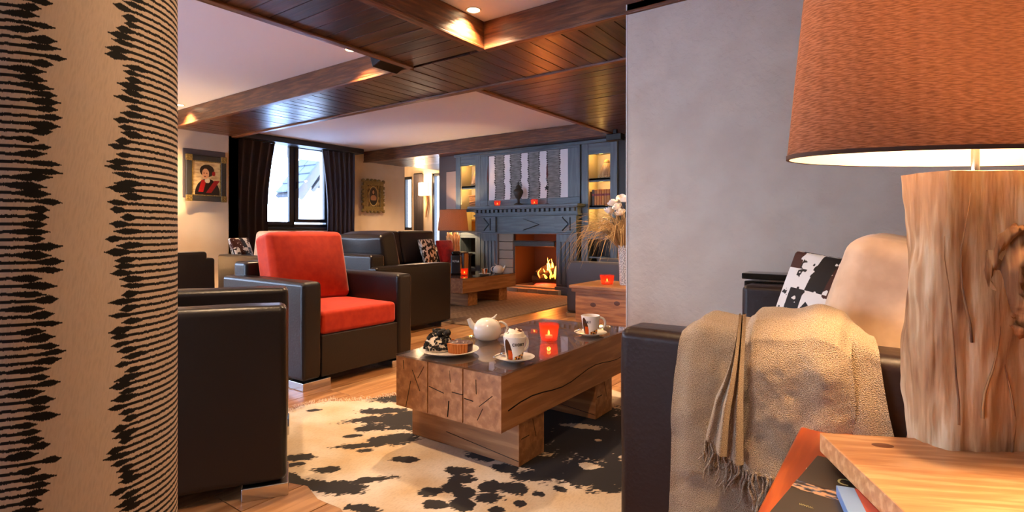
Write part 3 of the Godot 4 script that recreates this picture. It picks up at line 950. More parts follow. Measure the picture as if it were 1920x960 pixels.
# ------------------------------------------------------------------ seating
# front centre at the origin, facing local +x; z is the width
func seat(called: String, label: String, category: String, at: Vector3, turn_deg: float, w: float, hide: Material, seat_m: Material, back_m: Material, seats := 1, arm_h := 0.70, group := "", depth := 1.0, loose := true) -> Node3D:
	var t := thing(called, label, category, at, deg_to_rad(turn_deg), group)
	var wr := noise(0.05, 81, 3)
	var aw := 0.14
	for s in [-1.0, 1.0]:
		var b := MB.new()
		b.rbox(Transform3D(Basis.IDENTITY, Vector3(-depth / 2, (arm_h + 0.055) / 2, s * (w / 2 - aw / 2))), Vector3(depth, arm_h - 0.055, aw), 0.028, 3, Vector3(0, 0.004, 0.003), 8, wr, 0.003)
		part(t, "arm", b, hide)
	part(t, "base", sp(Vector3(-depth + 0.05, 0.06, -w / 2 + aw), Vector3(-0.006, 0.325, w / 2 - aw), 0.008), hide)
	var bf := MB.new()
	bf.rbox(Transform3D(Basis.IDENTITY, Vector3(-depth + 0.085, 0.415, 0)), Vector3(0.17, 0.71, w - 0.16), 0.03, 3, Vector3.ZERO, 4)
	part(t, "back_frame", bf, hide)
	var ws := (w - 2 * aw) / seats
	for k in seats:
		var z := -w / 2 + aw + ws * (k + 0.5)
		var c := MB.new()
		c.rbox(Transform3D(Basis.IDENTITY, Vector3(-0.40, 0.398, z)), Vector3(0.775, 0.15, ws - 0.008), 0.03, 3, Vector3(0.0, 0.018, 0), 8)
		part(t, "seat_cushion", c, seat_m)
		if loose:
			var q := MB.new()
			q.rbox(Transform3D(Basis(Vector3(0, 0, 1), deg_to_rad(13)), Vector3(-depth + 0.315, 0.715, z)), Vector3(0.2, 0.52, ws - 0.005), 0.045, 3, Vector3(0.03, 0.012, 0.0), 8)
			part(t, "back_cushion", q, back_m)
	var foot := bx(Vector3(0.16, 0.05, 0.2), 0.004).mesh()
	for x in [-0.075, -depth + 0.09]:
		for s in [-1.0, 1.0]: part(t, "foot", foot, M.chrome, Vector3(x, 0.025, s * (w / 2 - 0.1)))
	return t

func pillow(called: String, label: String, at: Vector3, turn: Vector3, size: float, m: Material, group := "") -> void:
	var b := MB.new()
	b.rbox(Transform3D(), Vector3(0.05, size, size), 0.02, 2, Vector3(0.05, 0, 0), 10)
	var o := single(called, b, m, label, "cushion", at, 0, group)
	o.rotation = turn

func seating() -> void:
	seat("armchair", "dark leather armchair with bright red velvet cushions", "armchair", Vector3(-2.99, 0, -2.40), 0, 0.92, M.leather, M.velvet_red, M.velvet_red, 1, 0.672)
	seat("armchair", "black leather armchair seen from the side beside the striped column", "armchair", Vector3(-2.225, 0, -1.37), 58.0, 0.83, M.leather, M.leather, M.leather, 1, 0.715, "", 1.0, false)
	seat("armchair", "dark leather armchair with its back to the red armchair, facing the window wall", "armchair", Vector3(-6.96, 0, -2.32), 180, 1.02, M.leather, M.leather, M.leather, 1, 0.70, "", 1.0, false)
	seat("loveseat", "dark loveseat with cream back cushions under the framed woman's portrait", "sofa", Vector3(-7.06, 0, -4.0), 180, 1.25, M.leather, M.leather, M.suede_cream, 2, 0.69)
	pillow("patch_cushion", "patchwork hide cushion beside cream cushion below the woman's portrait", Vector3(-7.0, 0.71, -3.66), Vector3(0.0, 0.5, 0.3), 0.38, M.patchwork_hide)
	seat("armchair", "black leather armchair with puffy leather back cushion facing the fireplace", "armchair", Vector3(-4.32, 0, -4.24), 90, 0.95, M.leather, M.leather, M.leather, 1, 0.66)
	seat("sofa", "brown leather sofa with cow print and red cushions by the far lamp", "sofa", Vector3(-5.6, 0, -5.7), 0, 1.8, M.leather_brown, M.leather_brown, M.leather_brown, 2, 0.65)
	pillow("cow_cushion", "black and white cow print cushion beside the small red cushion", Vector3(-5.97, 0.66, -6.05), Vector3(0.0, 0.25, 0.3), 0.4, M.cow_print)
	pillow("red_cushion", "plain red cushion leaning beside the cow print cushion", Vector3(-5.9, 0.65, -6.38), Vector3(0.0, 0.1, 0.3), 0.38, M.felt_red)
	seat("armchair", "grey leather armchair behind the wooden chest near the dried grasses", "armchair", Vector3(-3.13, 0, -5.86), 180, 0.9, M.leather_grey, M.leather_grey, M.leather_grey, 1, 0.64, "", 1.0, false)
	# woven rug between the far seats
	var b := MB.new()
	b.span(Vector3(-5.56, 0.0, -7.02), Vector3(-3.6, 0.012, -4.28), 0.004)
	single("woven_rug", b, M.rug_weave, "flat brown woven rug under the coffee table by the fireplace", "rug")

# ------------------------------------------------------------------ tables
func beam_block(parent: Node, called: String, size: Vector3, at: Vector3, m: Material, cracks: Array, cut: Material = null) -> void:
	# solid timber with drying cracks cut into it
	var c := CSGBox3D.new()
	c.name = called
	c.size = size
	c.material = m
	for k in cracks:
		var s := CSGBox3D.new()
		s.name = "cut"
		s.operation = CSGShape3D.OPERATION_SUBTRACTION
		s.size = k[1]
		s.position = k[0]
		s.rotation = k[2]
		s.material = cut if cut else M.crack
		c.add_child(s, true)
	parent.add_child(c, true)
	c.position = at

func near_table() -> void:
	var t := thing("coffee_table", "heavy timber beam coffee table with glass top on cowhide rug", "coffee table", Vector3(-1.585, 0.0125, -2.33))
	var L := 1.25
	var H := 0.226
	var ez := L / 2
	var oz: StandardMaterial3D = M.oak_z
	var cut := func(x: float, y: float, l: float, a: float, w := 0.004): return [Vector3(x, y, ez), Vector3(w, l, 0.06), Vector3(0, 0, a)]
	var zc := 0.0
	var sidecuts := []
	for k in 14:
		var z0 := ez - 0.05 - k * 0.085
		var y0 := -0.035 + 0.014 * sin(k * 0.9) + 0.006 * k * 0.3
		var y1 := -0.035 + 0.014 * sin((k + 1) * 0.9) + 0.006 * (k + 1) * 0.3
		sidecuts.append([Vector3(0.0985, (y0 + y1) / 2, z0 - 0.0425), Vector3(0.05, 0.006 - 0.0002 * k, 0.093), Vector3(atan2(y1 - y0, 0.085), 0, 0)])
	beam_block(t, "beam", Vector3(0.197, H, L), Vector3(-0.204, 0.294, 0), oz, [cut.call(0.03, 0.02, 0.1, 0.5), cut.call(-0.02, -0.05, 0.13, -0.25), cut.call(0.06, 0.06, 0.07, -0.6, 0.003), cut.call(-0.05, 0.08, 0.04, 0.1)])
	beam_block(t, "beam", Vector3(0.197, H, L), Vector3(0, 0.294, 0), oz, [cut.call(0.02, -0.07, 0.07, -0.1, 0.006), cut.call(-0.05, 0.0, 0.09, 1.4), cut.call(0.07, 0.005, 0.06, 1.55), cut.call(0.03, 0.07, 0.05, 0.1, 0.003)])
	var third := [cut.call(-0.03, 0.05, 0.06, 0.05), cut.call(-0.07, -0.01, 0.05, 1.5), cut.call(-0.01, -0.06, 0.06, -0.5, 0.003), cut.call(0.02, 0.0, 0.09, -0.9, 0.003)]
	beam_block(t, "beam", Vector3(0.197, H, L), Vector3(0.204, 0.294, 0), oz, third + sidecuts)
	for e in [[0.395, 0.0], [-0.30, 0.01]]:
		var cuts := []
		for k in 7: cuts.append([Vector3(-0.27 + k * 0.085, 0.075 - 0.01 * sin(k * 1.1), 0.0975), Vector3(0.092, 0.008 - 0.0006 * k, 0.04), Vector3(0, 0, 0.1 * cos(k * 1.1))])
		for k in 5: cuts.append([Vector3(-0.05 + k * 0.08, -0.035 - 0.012 * k * 0.6, 0.0975), Vector3(0.088, 0.003, 0.03), Vector3(0, 0, -0.09)])
		cuts.append([Vector3(0.315, 0.04, -0.02), Vector3(0.05, 0.09, 0.003), Vector3(0.3, 0, 0)])
		cuts.append([Vector3(0.315, 0.02, 0.05), Vector3(0.05, 0.004, 0.06), Vector3(0, 0, 0)])
		beam_block(t, "leg_beam", Vector3(0.63, 0.18, 0.195), Vector3(-0.02, 0.0895, e[0]), M.oak_x, cuts)
	part(t, "glass_top", sp(Vector3(-0.306, 0.4075, -L / 2 - 0.003), Vector3(0.306, 0.4165, L / 2 + 0.003), 0.002), M.table_glass)
	var T := 0.4295
	# crockery
	cup_and_saucer(Vector3(-1.37, T, -1.92), "printed cup heaped with whipped cream on saucer near the cake plate", "CHOKY", true, 0.62)
	cup_and_saucer(Vector3(-1.365, T, -2.62), "printed cup on saucer beside the red candle glass, near sofa arm", "TOKY", false, 0.48)
	teapot(Vector3(-1.745, T, -2.2), 1.0, "white porcelain teapot beside the plate of cakes", 0.0)
	candle(Vector3(-1.475, T, -2.37), 0.085, 0.098, "square red glass candle holder with lit candle between the two cups")
	dessert(Vector3(-1.70, T, -1.86))
	cowhide()

func cup_and_saucer(at: Vector3, label: String, word: String, cream: bool, turn: float) -> void:
	var s := thing("saucer", label.replace("printed cup", "white saucer under the printed cup").replace(" on saucer", "").replace(" heaped with whipped cream", " of whipped cream"), "saucer", at)
	var b := MB.new()
	b.lathe(Transform3D(), [Vector2(0, 0), Vector2(0.045, 0.0), Vector2(0.05, 0.004), Vector2(0.086, 0.016), Vector2(0.088, 0.0185), Vector2(0.085, 0.0185), Vector2(0.05, 0.008), Vector2(0, 0.007)], 36)
	part(s, "dish", b, M.porcelain)
	var spoon := thing("teaspoon", "small steel teaspoon lying on the saucer of the " + ("whipped cream cup" if cream else "cup beside the candle"), "spoon", at + Vector3(-0.055, 0.016, 0.03), 0.3)
	var sb := MB.new()
	sb.ball(Vector3(0, 0.006, -0.03), Vector3(0.012, 0.004, 0.02), 10)
	sb.tube([Vector3(0, 0.006, -0.015), Vector3(-0.002, 0.009, 0.03), Vector3(-0.004, 0.012, 0.075)], 0.003, 0.004, 6)
	part(spoon, "bowl_and_handle", sb, M.chrome)
	var t := thing("coffee_cup", label, "cup", at + Vector3(0, 0.0085, 0), turn)
	t.scale = Vector3.ONE * 1.26
	var body := MB.new()
	var h := 0.078
	var prof := [Vector2(0.024, 0), Vector2(0.028, 0.002), Vector2(0.031, 0.02), Vector2(0.036, 0.045), Vector2(0.041, h)]
	body.lathe(Transform3D(), prof, 40)
	part(t, "body", body, M.porcelain_print)
	var inner := MB.new()
	inner.lathe(Transform3D(), [Vector2(0.041, h), Vector2(0.0395, h + 0.001), Vector2(0.037, h - 0.004), Vector2(0.033, 0.04), Vector2(0.0, 0.035)], 32)
	part(t, "inside", inner, M.porcelain)
	var bot := MB.new()
	bot.lathe(Transform3D(), [Vector2(0, 0.0), Vector2(0.024, 0.0)], 24)
	part(t, "underside", bot, M.porcelain)
	var hd := MB.new()
	var ring := []
	for k in 13:
		var a := lerpf(-1.9, 1.9, k / 12.0)
		ring.append(Vector3(cos(a) * 0.021 + 0.042, 0.046 + sin(a) * 0.023, 0))
	hd.tube(ring, 0.0048, 0.0048, 8)
	var ho := part(t, "handle", hd, M.porcelain)
	ho.rotation.y = 0.75 if cream else 0.1
	# the lettering follows the round of the cup
	var f := SystemFont.new()
	f.font_names = PackedStringArray(["Droid Sans"])
	f.font_weight = 700
	var let := MB.new()
	for k in word.length():
		var tm := TextMesh.new()
		tm.text = word[k]
		tm.font = f
		tm.font_size = 16
		tm.pixel_size = 0.00085
		tm.depth = 0.0006
		var a := (0.12 if cream else 0.75) - k * 0.24
		var rr := 0.0398
		let.add(tm, Transform3D(Basis(Vector3.UP, -a), Vector3(-sin(a) * rr, 0.054, cos(a) * rr)))
	part(t, "lettering", let, M.black_letter)
	if cream:
		var c := MB.new()
		var nz := noise(2.2, 91, 3)
		c.grid(func(s, v):
			var r: float = 0.0375 * sin(v * PI / 2)
			var p := Vector3(r * cos(s * TAU), 0.072 + 0.03 * cos(v * PI / 2) + 0.004 * sin(v * 14.0 + s * TAU), -r * sin(s * TAU))
			return p + Vector3(0, 0.005 * nz.get_noise_3dv(p * 30.0), 0), 28, 10, true, true)
		part(t, "whipped_cream", c, mat("cream", Color(0.93, 0.86, 0.75), 0.6))
		var sauce := MB.new()
		for k in 4: sauce.tube([Vector3(-0.025, 0.098 - 0.003 * k, -0.014 + k * 0.009), Vector3(0, 0.105 - 0.002 * absf(k - 1.5), -0.012 + k * 0.008), Vector3(0.027, 0.094, -0.016 + k * 0.01)], 0.0018, 0.0018, 6)
		part(t, "chocolate_sauce", sauce, mat("sauce", Color(0.3, 0.12, 0.05), 0.3))

func teapot(at: Vector3, s: float, label: String, turn: float) -> void:
	var t := thing("teapot", label, "teapot", at, turn)
	var b := MB.new()
	b.lathe(Transform3D(), [Vector2(0, 0), Vector2(0.045 * s, 0), Vector2(0.063 * s, 0.012 * s), Vector2(0.074 * s, 0.04 * s), Vector2(0.07 * s, 0.072 * s), Vector2(0.052 * s, 0.098 * s), Vector2(0.03 * s, 0.11 * s), Vector2(0, 0.113 * s)], 36)
	part(t, "body", b, M.porcelain)
	# handle towards +x -z, spout opposite
	var d := Vector3(0.83, 0, -0.55)
	var ring := []
	for k in 15:
		var a := lerpf(-1.75, 1.75, k / 14.0)
		ring.append(d * (0.068 + cos(a) * 0.037) * s + Vector3(0, 0.056 + sin(a) * 0.036, 0) * s)
	var h := MB.new()
	h.tube(ring, 0.006 * s, 0.006 * s, 8)
	part(t, "handle", h, M.porcelain)
	var p := MB.new()
	p.tube([-d * 0.045 * s + Vector3(0, 0.05, 0) * s, -d * 0.082 * s + Vector3(0, 0.075, 0) * s, -d * 0.098 * s + Vector3(0, 0.108, 0) * s], 0.022 * s, 0.011 * s, 12)
	part(t, "spout", p, M.porcelain)
	var l := MB.new()
	l.tube([d * 0.025 * s + Vector3(0, 0.108, 0) * s, d * 0.04 * s + Vector3(0, 0.118, 0) * s, d * 0.05 * s + Vector3(0, 0.132, 0) * s], 0.007 * s, 0.003 * s, 8)
	part(t, "lid_lip", l, M.porcelain)

func candle(at: Vector3, h: float, w: float, label: String, light := true) -> void:
	var t := thing("candle_glass", label, "candle holder", at, 0.75)
	var b := MB.new()
	var r := w / 2
	# squarish tumbler, slightly flared
	var ring := func(s: float, rad: float, y: float) -> Vector3:
		var a := s * TAU
		var q := pow(pow(absf(cos(a)), 5.0) + pow(absf(sin(a)), 5.0), -0.2)
		return Vector3(cos(a) * q * rad, y, -sin(a) * q * rad)
	b.grid(func(s, v): return ring.call(s, lerpf(r * 0.8, r, v), lerpf(0.003, h, v)), 40, 6, true)
	b.grid(func(s, v): return ring.call(s, lerpf(r * 0.74, r * 0.93, v), lerpf(0.014, h, v)), 40, 6, true, true)
	b.grid(func(s, v): return ring.call(s, lerpf(r, r * 0.93, v), h), 40, 1, true)
	part(t, "glass", b, M.candle_glass)
	var base := MB.new()
	base.lathe(Transform3D(), [Vector2(0, 0), Vector2(r * 0.78, 0.0), Vector2(r * 0.8, 0.006), Vector2(r * 0.7, 0.013), Vector2(0, 0.013)], 24)
	part(t, "glass_foot", base, M.candle_glass)
	var wx := MB.new()
	wx.lathe(Transform3D(), [Vector2(0.019, 0.013), Vector2(0.019, 0.027), Vector2(0.0, 0.026)], 16)
	part(t, "wax", wx, M.shade_lining)
	var f := MB.new()
	f.lathe(Transform3D(), [Vector2(0, 0.028), Vector2(0.006, 0.034), Vector2(0.005, 0.043), Vector2(0, 0.056)], 10)
	part(t, "flame", f, M.candle_flame)
	omni(t, Vector3(0, 0.042, 0), Color(1.0, 0.6, 0.25), 0.004, 0.006)

func dessert(at: Vector3) -> void:
	var p := thing("dessert_plate", "white plate holding two cakes at the table corner", "plate", at)
	p.scale = Vector3(1.1, 1.0, 1.1)
	var b := MB.new()
	b.lathe(Transform3D(), [Vector2(0, 0), Vector2(0.075, 0.0), Vector2(0.08, 0.004), Vector2(0.122, 0.017), Vector2(0.125, 0.02), Vector2(0.121, 0.0205), Vector2(0.08, 0.009), Vector2(0, 0.008)], 48)
	part(p, "dish", b, M.porcelain)
	# cookie crumb cake
	var c := thing("cream_cake", "dome cake covered in dark crumbs and whipped cream on the plate", "cake", at + Vector3(-0.062, 0.0085, 0.008))
	c.scale = Vector3.ONE * 1.3
	var nz := noise(1.4, 95, 3)
	var d := MB.new()
	d.grid(func(s, v):
		var a: float = v * PI / 2
		var q := Vector3(0.052 * sin(a) * cos(s * TAU), 0.062 * cos(a) + 0.001, -0.046 * sin(a) * sin(s * TAU))
		return q * (1.0 + 0.12 * nz.get_noise_3dv(q * 60.0)), 30, 14, true, true)
	part(c, "cream", d, M.get("cake_cream", mat("cake_cream", Color(0.9, 0.84, 0.74), 0.7)))
	var crumbs := MB.new()
	for k in 260:
		var a := rng.randf() * TAU
		var e := rng.randf() * 1.5
		var q := Vector3(0.054 * sin(e) * cos(a), 0.064 * cos(e), 0.048 * sin(e) * sin(a))
		var bs := Basis.from_euler(Vector3(rng.randf() * 6, rng.randf() * 6, rng.randf() * 6))
		crumbs.rbox(Transform3D(bs, q), Vector3(0.009, 0.006, 0.007) * rng.randf_range(0.6, 1.2))
	var cr := part(c, "crumbs", crumbs, mat("cookie", Color(0.07, 0.045, 0.04), 0.8))
	cr.set_meta("kind", "stuff")
	for k in 7:
		var ch := MB.new()
		ch.ball(Vector3.ZERO, Vector3(0.015, 0.006, 0.013), 8)
		var o := part(c, "cookie_chunk", ch, M.cookie, Vector3(-0.02 + 0.022 * (k % 4), 0.066 - 0.004 * (k % 3), -0.02 + 0.02 * (k / 3)))
		o.rotation = Vector3(k * 0.7, k, 0.5 * k)
	# berry tart, cut open
	var t := thing("berry_tart", "halved berry tart with fluted golden crust on the plate", "tart", at + Vector3(0.05, 0.0085, -0.012), -0.65)
	t.scale = Vector3(1.22, 1.25, 1.22)
	mat("crust", Color(0.72, 0.42, 0.17), 0.8)
	mat("berry", Color(0.24, 0.045, 0.08), 0.4)
	var half := MB.new()
	half.grid(func(s, v):
		var a: float = lerpf(-0.25, PI * 0.42, s)
		var r: float = 0.052 + 0.006 * v + 0.0022 * sin(a * 34.0)
		return Vector3(cos(a) * r - 0.01, 0.036 * v, sin(a) * r - 0.01), 60, 3, false, true)
	half.grid(func(s, v):
		var a: float = lerpf(-0.25, PI * 0.42, s)
		var r: float = lerpf(0.058, 0.05, v)
		return Vector3(cos(a) * r - 0.01, 0.036, sin(a) * r - 0.01), 60, 1, false, true)
	part(t, "crust", half, M.crust)
	var half2 := MB.new()
	half2.grid(func(s, v):
		var a: float = lerpf(PI * 0.55, PI * 1.0, s)
		var r: float = 0.052 + 0.006 * v + 0.0022 * sin(a * 34.0)
		return Vector3(cos(a) * r - 0.014, 0.034 * v, sin(a) * r + 0.004), 50, 3, false, true)
	part(t, "crust", half2, M.crust)
	var fill := MB.new()
	var bn := noise(2.0, 97, 3)
	fill.grid(func(s, v):
		var a: float = s * TAU
		var r: float = 0.049 * v
		return Vector3(cos(a) * r - 0.01, 0.033 + 0.006 * bn.get_noise_2d(cos(a) * r * 300.0, sin(a) * r * 300.0), -sin(a) * r - 0.006), 30, 8, true, true)
	fill.lathe(Transform3D(Basis.IDENTITY, Vector3(-0.01, 0, -0.006)), [Vector2(0.047, 0), Vector2(0.049, 0.031)], 30)
	part(t, "berry_filling", fill, M.berry)
	var fk := thing("dessert_fork", "steel fork resting on the edge of the cake plate", "fork", at + Vector3(-0.1, 0.02, 0.045), 0.75)
	var fb := MB.new()
	fb.tube([Vector3(0, 0, 0.09), Vector3(0, 0.002, 0.03), Vector3(0, 0.0, -0.01)], 0.005, 0.003, 6)
	for k in 3: fb.tube([Vector3(0, 0, -0.008), Vector3(-0.006 + k * 0.006, 0.001, -0.02), Vector3(-0.006 + k * 0.006, 0.0, -0.05)], 0.0016, 0.001, 5)
	part(fk, "handle_and_tines", fb, M.chrome)

func cowhide() -> void:
	# outline on the floor (x, z), and the dark patches of the coat
	var outline := [Vector2(-2.72, -1.66), Vector2(-2.76, -1.78), Vector2(-2.71, -1.93), Vector2(-2.58, -2.02), Vector2(-2.5, -2.2), Vector2(-2.3, -2.42), Vector2(-2.12, -2.75), Vector2(-2.05, -3.05), Vector2(-1.8, -3.2), Vector2(-1.4, -3.08), Vector2(-1.1, -3.0), Vector2(-0.85, -2.75), Vector2(-0.72, -2.3), Vector2(-0.7, -1.9), Vector2(-0.82, -1.5), Vector2(-1.0, -1.25), Vector2(-1.2, -1.0), Vector2(-1.38, -0.98), Vector2(-1.5, -1.14), Vector2(-1.62, -1.21), Vector2(-1.75, -1.2), Vector2(-1.88, -1.24), Vector2(-2.0, -1.2), Vector2(-2.12, -1.16), Vector2(-2.26, -1.2), Vector2(-2.5, -1.4)]
	var cv := Curve2D.new()
	for k in outline.size() + 1:
		var p: Vector2 = outline[k % outline.size()]
		var q0: Vector2 = outline[(k - 1 + outline.size()) % outline.size()]
		var q1: Vector2 = outline[(k + 1) % outline.size()]
		cv.add_point(p, (q0 - q1) / 6.0, (q1 - q0) / 6.0)
	var poly := PackedVector2Array()
	for k in 160: poly.append(cv.sample_baked(cv.get_baked_length() * k / 160.0))
	var x0 := -2.85
	var z0 := -3.3
	var side := 2.5
	var N := 1024
	var spots := [ # x, z, half length, half width, turn
		[-2.38, -2.22, 0.22, 0.09, 0.7], [-2.3, -1.99, 0.15, 0.045, 0.75], [-2.2, -1.9, 0.2, 0.05, 0.8], [-2.05, -2.02, 0.24, 0.16, 0.9], [-2.15, -1.77, 0.08, 0.035, 0.8], [-1.95, -1.74, 0.13, 0.07, 0.9], [-2.02, -1.6, 0.1, 0.03, 0.8], [-2.14, -1.66, 0.04, 0.02, 0.8], [-1.95, -1.58, 0.04, 0.02, 0.8],
		[-2.14, -1.36, 0.075, 0.035, 0.8], [-2.09, -1.31, 0.05, 0.02, 0.8], [-1.93, -1.36, 0.055, 0.028, 0.6], [-1.74, -1.62, 0.06, 0.03, 0.5], [-2.62, -1.77, 0.05, 0.02, 0.9],
		[-1.74, -1.3, 0.09, 0.03, 0.2], [-1.71, -1.4, 0.1, 0.025, 0.9], [-2.0, -1.23, 0.13, 0.035, 0.1], [-1.85, -1.26, 0.1, 0.04, 0.2], [-1.76, -1.3, 0.1, 0.05, 0.6], [-1.56, -1.25, 0.06, 0.025, 0.3],
		[-1.48, -1.67, 0.06, 0.035, 0.5], [-1.42, -1.62, 0.06, 0.04, 0.9], [-1.40, -1.55, 0.05, 0.045, 0.4], [-1.44, -1.48, 0.05, 0.035, 0.9], [-1.34, -1.55, 0.06, 0.05, 0.2], [-1.29, -1.63, 0.05, 0.045, 1.2], [-1.24, -1.57, 0.06, 0.04, 0.6], [-1.29, -1.48, 0.055, 0.04, 0.1], [-1.36, -1.42, 0.05, 0.03, 0.5], [-1.21, -1.68, 0.055, 0.05, 0.3], [-1.33, -1.8, 0.06, 0.04, 0.4], [-1.2, -1.82, 0.09, 0.06, 0.5], [-1.48, -1.84, 0.07, 0.04, 0.3], [-1.1, -1.7, 0.025, 0.022, 0], [-1.06, -1.78, 0.03, 0.025, 0], [-1.12, -1.6, 0.025, 0.02, 0], [-1.16, -1.52, 0.03, 0.025, 0],
		[-1.12, -2.35, 0.42, 0.30, 0.6], [-1.0, -2.0, 0.24, 0.15, 0.4], [-1.45, -2.5, 0.4, 0.28, 0.2], [-0.93, -1.9, 0.08, 0.05, 0.3], [-1.5, -2.15, 0.3, 0.25, 0.0], [-1.2, -1.93, 0.2, 0.09, 0.2], [-1.8, -2.6, 0.22, 0.2, 0]]
	var holes := [[-1.06, -2.03, 0.045, 0.03, 0.4], [-1.16, -2.3, 0.02, 0.015, 0.2], [-1.3, -2.42, 0.11, 0.03, 0.3], [-0.98, -2.2, 0.03, 0.02, 0.5]]
	var im := Image.create(N, N, false, Image.FORMAT_RGB8)
	var warp := noise(0.024, 101, 3)
	var hair := noise(0.16, 102, 2)
	var tone := noise(0.006, 103, 3)
	var field := PackedFloat32Array()
	field.resize(N * N)
	field.fill(9.0)
	var dnf := PackedFloat32Array()
	dnf.resize(N * N)
	for y in N:
		for x in N: dnf[y * N + x] = 0.22 * warp.get_noise_2d(x, y) + 0.16 * hair.get_noise_2d(x + y * 0.6, y * 0.35 - x * 0.2)
	for pass_k in 2:
		for s in (spots if pass_k == 0 else holes):
			var cs := cos(s[4])
			var sn := sin(s[4])
			var reach: float = maxf(s[2], s[3]) * 1.5
			for y in range(maxi(0, int((s[1] - reach - z0) / side * N)), mini(N, int((s[1] + reach - z0) / side * N))):
				for x in range(maxi(0, int((s[0] - reach - x0) / side * N)), mini(N, int((s[0] + reach - x0) / side * N))):
					var dx: float = x0 + side * x / N - s[0]
					var dz: float = z0 + side * y / N - s[1]
					var e := Vector2((dx * cs - dz * sn) / s[2], (dx * sn + dz * cs) / s[3]).length()
					if pass_k == 0: field[y * N + x] = minf(field[y * N + x], e)
					elif e + dnf[y * N + x] * 2.5 < 1.0: field[y * N + x] = 9.0
	for y in N:
		for x in N:
			var tn := tone.get_noise_2d(x, y) * 0.5 + 0.5
			var base := Color(0.80, 0.755, 0.695).lerp(Color(0.72, 0.60, 0.44), clampf(tn * 1.5 - 0.35, 0, 1))
			base = base.darkened(0.1 * absf(hair.get_noise_2d(x, y * 0.4)))
			var k := smoothstep(1.06, 0.94, field[y * N + x] + dnf[y * N + x] * 2.2)
			im.set_pixel(x, y, base.lerp(Color(0.085, 0.06, 0.05), k))
	var m := picture("cowhide_coat", im, 0.75)
	m.rim_enabled = true
	m.rim = 0.1
	var t := thing("cowhide_rug", "cream cowhide rug with dark brown patches under the near coffee table", "rug")
	var b := MB.new()
	# top, gently waved, from rings between the centre and the outline
	var ctr := Vector2(-1.6, -2.0)
	var wv := noise(1.3, 104, 2)
	var R := 14
	for r in R + 1:
		for k in 161:
			var p: Vector2 = ctr.lerp(poly[k % 160], float(r) / R)
			var edge := 0.006 * smoothstep(0.8, 1.0, float(r) / R)
			var y := 0.009 + 0.004 * wv.get_noise_2dv(p) * float(r) / R - edge
			if r == R: y = 0.001
			b.vert(Vector3(p.x, y, p.y), Vector3.UP, Vector2((p.x - x0) / side, (p.y - z0) / side))
	for r in R:
		for k in 160:
			var q := r * 161 + k
			b.tri(q, q + 161, q + 162)
			b.tri(q, q + 162, q + 1)
	# make sure the faces look up
	if (b.v[b.idx[3 * 161 * 3 + 1]] - b.v[b.idx[3 * 161 * 3]]).cross(b.v[b.idx[3 * 161 * 3 + 2]] - b.v[b.idx[3 * 161 * 3]]).y > 0: b.idx.reverse()
	part(t, "hide", b, m)
	# tufts of hair standing along the window-side edge
	var tf := MB.new()
	for k in 520:
		var u := rng.randf()
		var p: Vector2 = poly[int(u * 38)]
		p += Vector2(rng.randf_range(-0.02, 0.05), rng.randf_range(-0.02, 0.03))
		var d := Vector3(rng.randf_range(-0.03, 0.01), rng.randf_range(0.004, 0.016), rng.randf_range(-0.02, 0.02))
		tf.tube([Vector3(p.x, 0.006, p.y), Vector3(p.x, 0.01, p.y) + d * 0.6, Vector3(p.x, 0.005, p.y) + d], 0.0011, 0.0004, 4, false)
	var hp := part(t, "fringe_hair", tf, M.shade_lining)
	hp.set_meta("kind", "stuff")

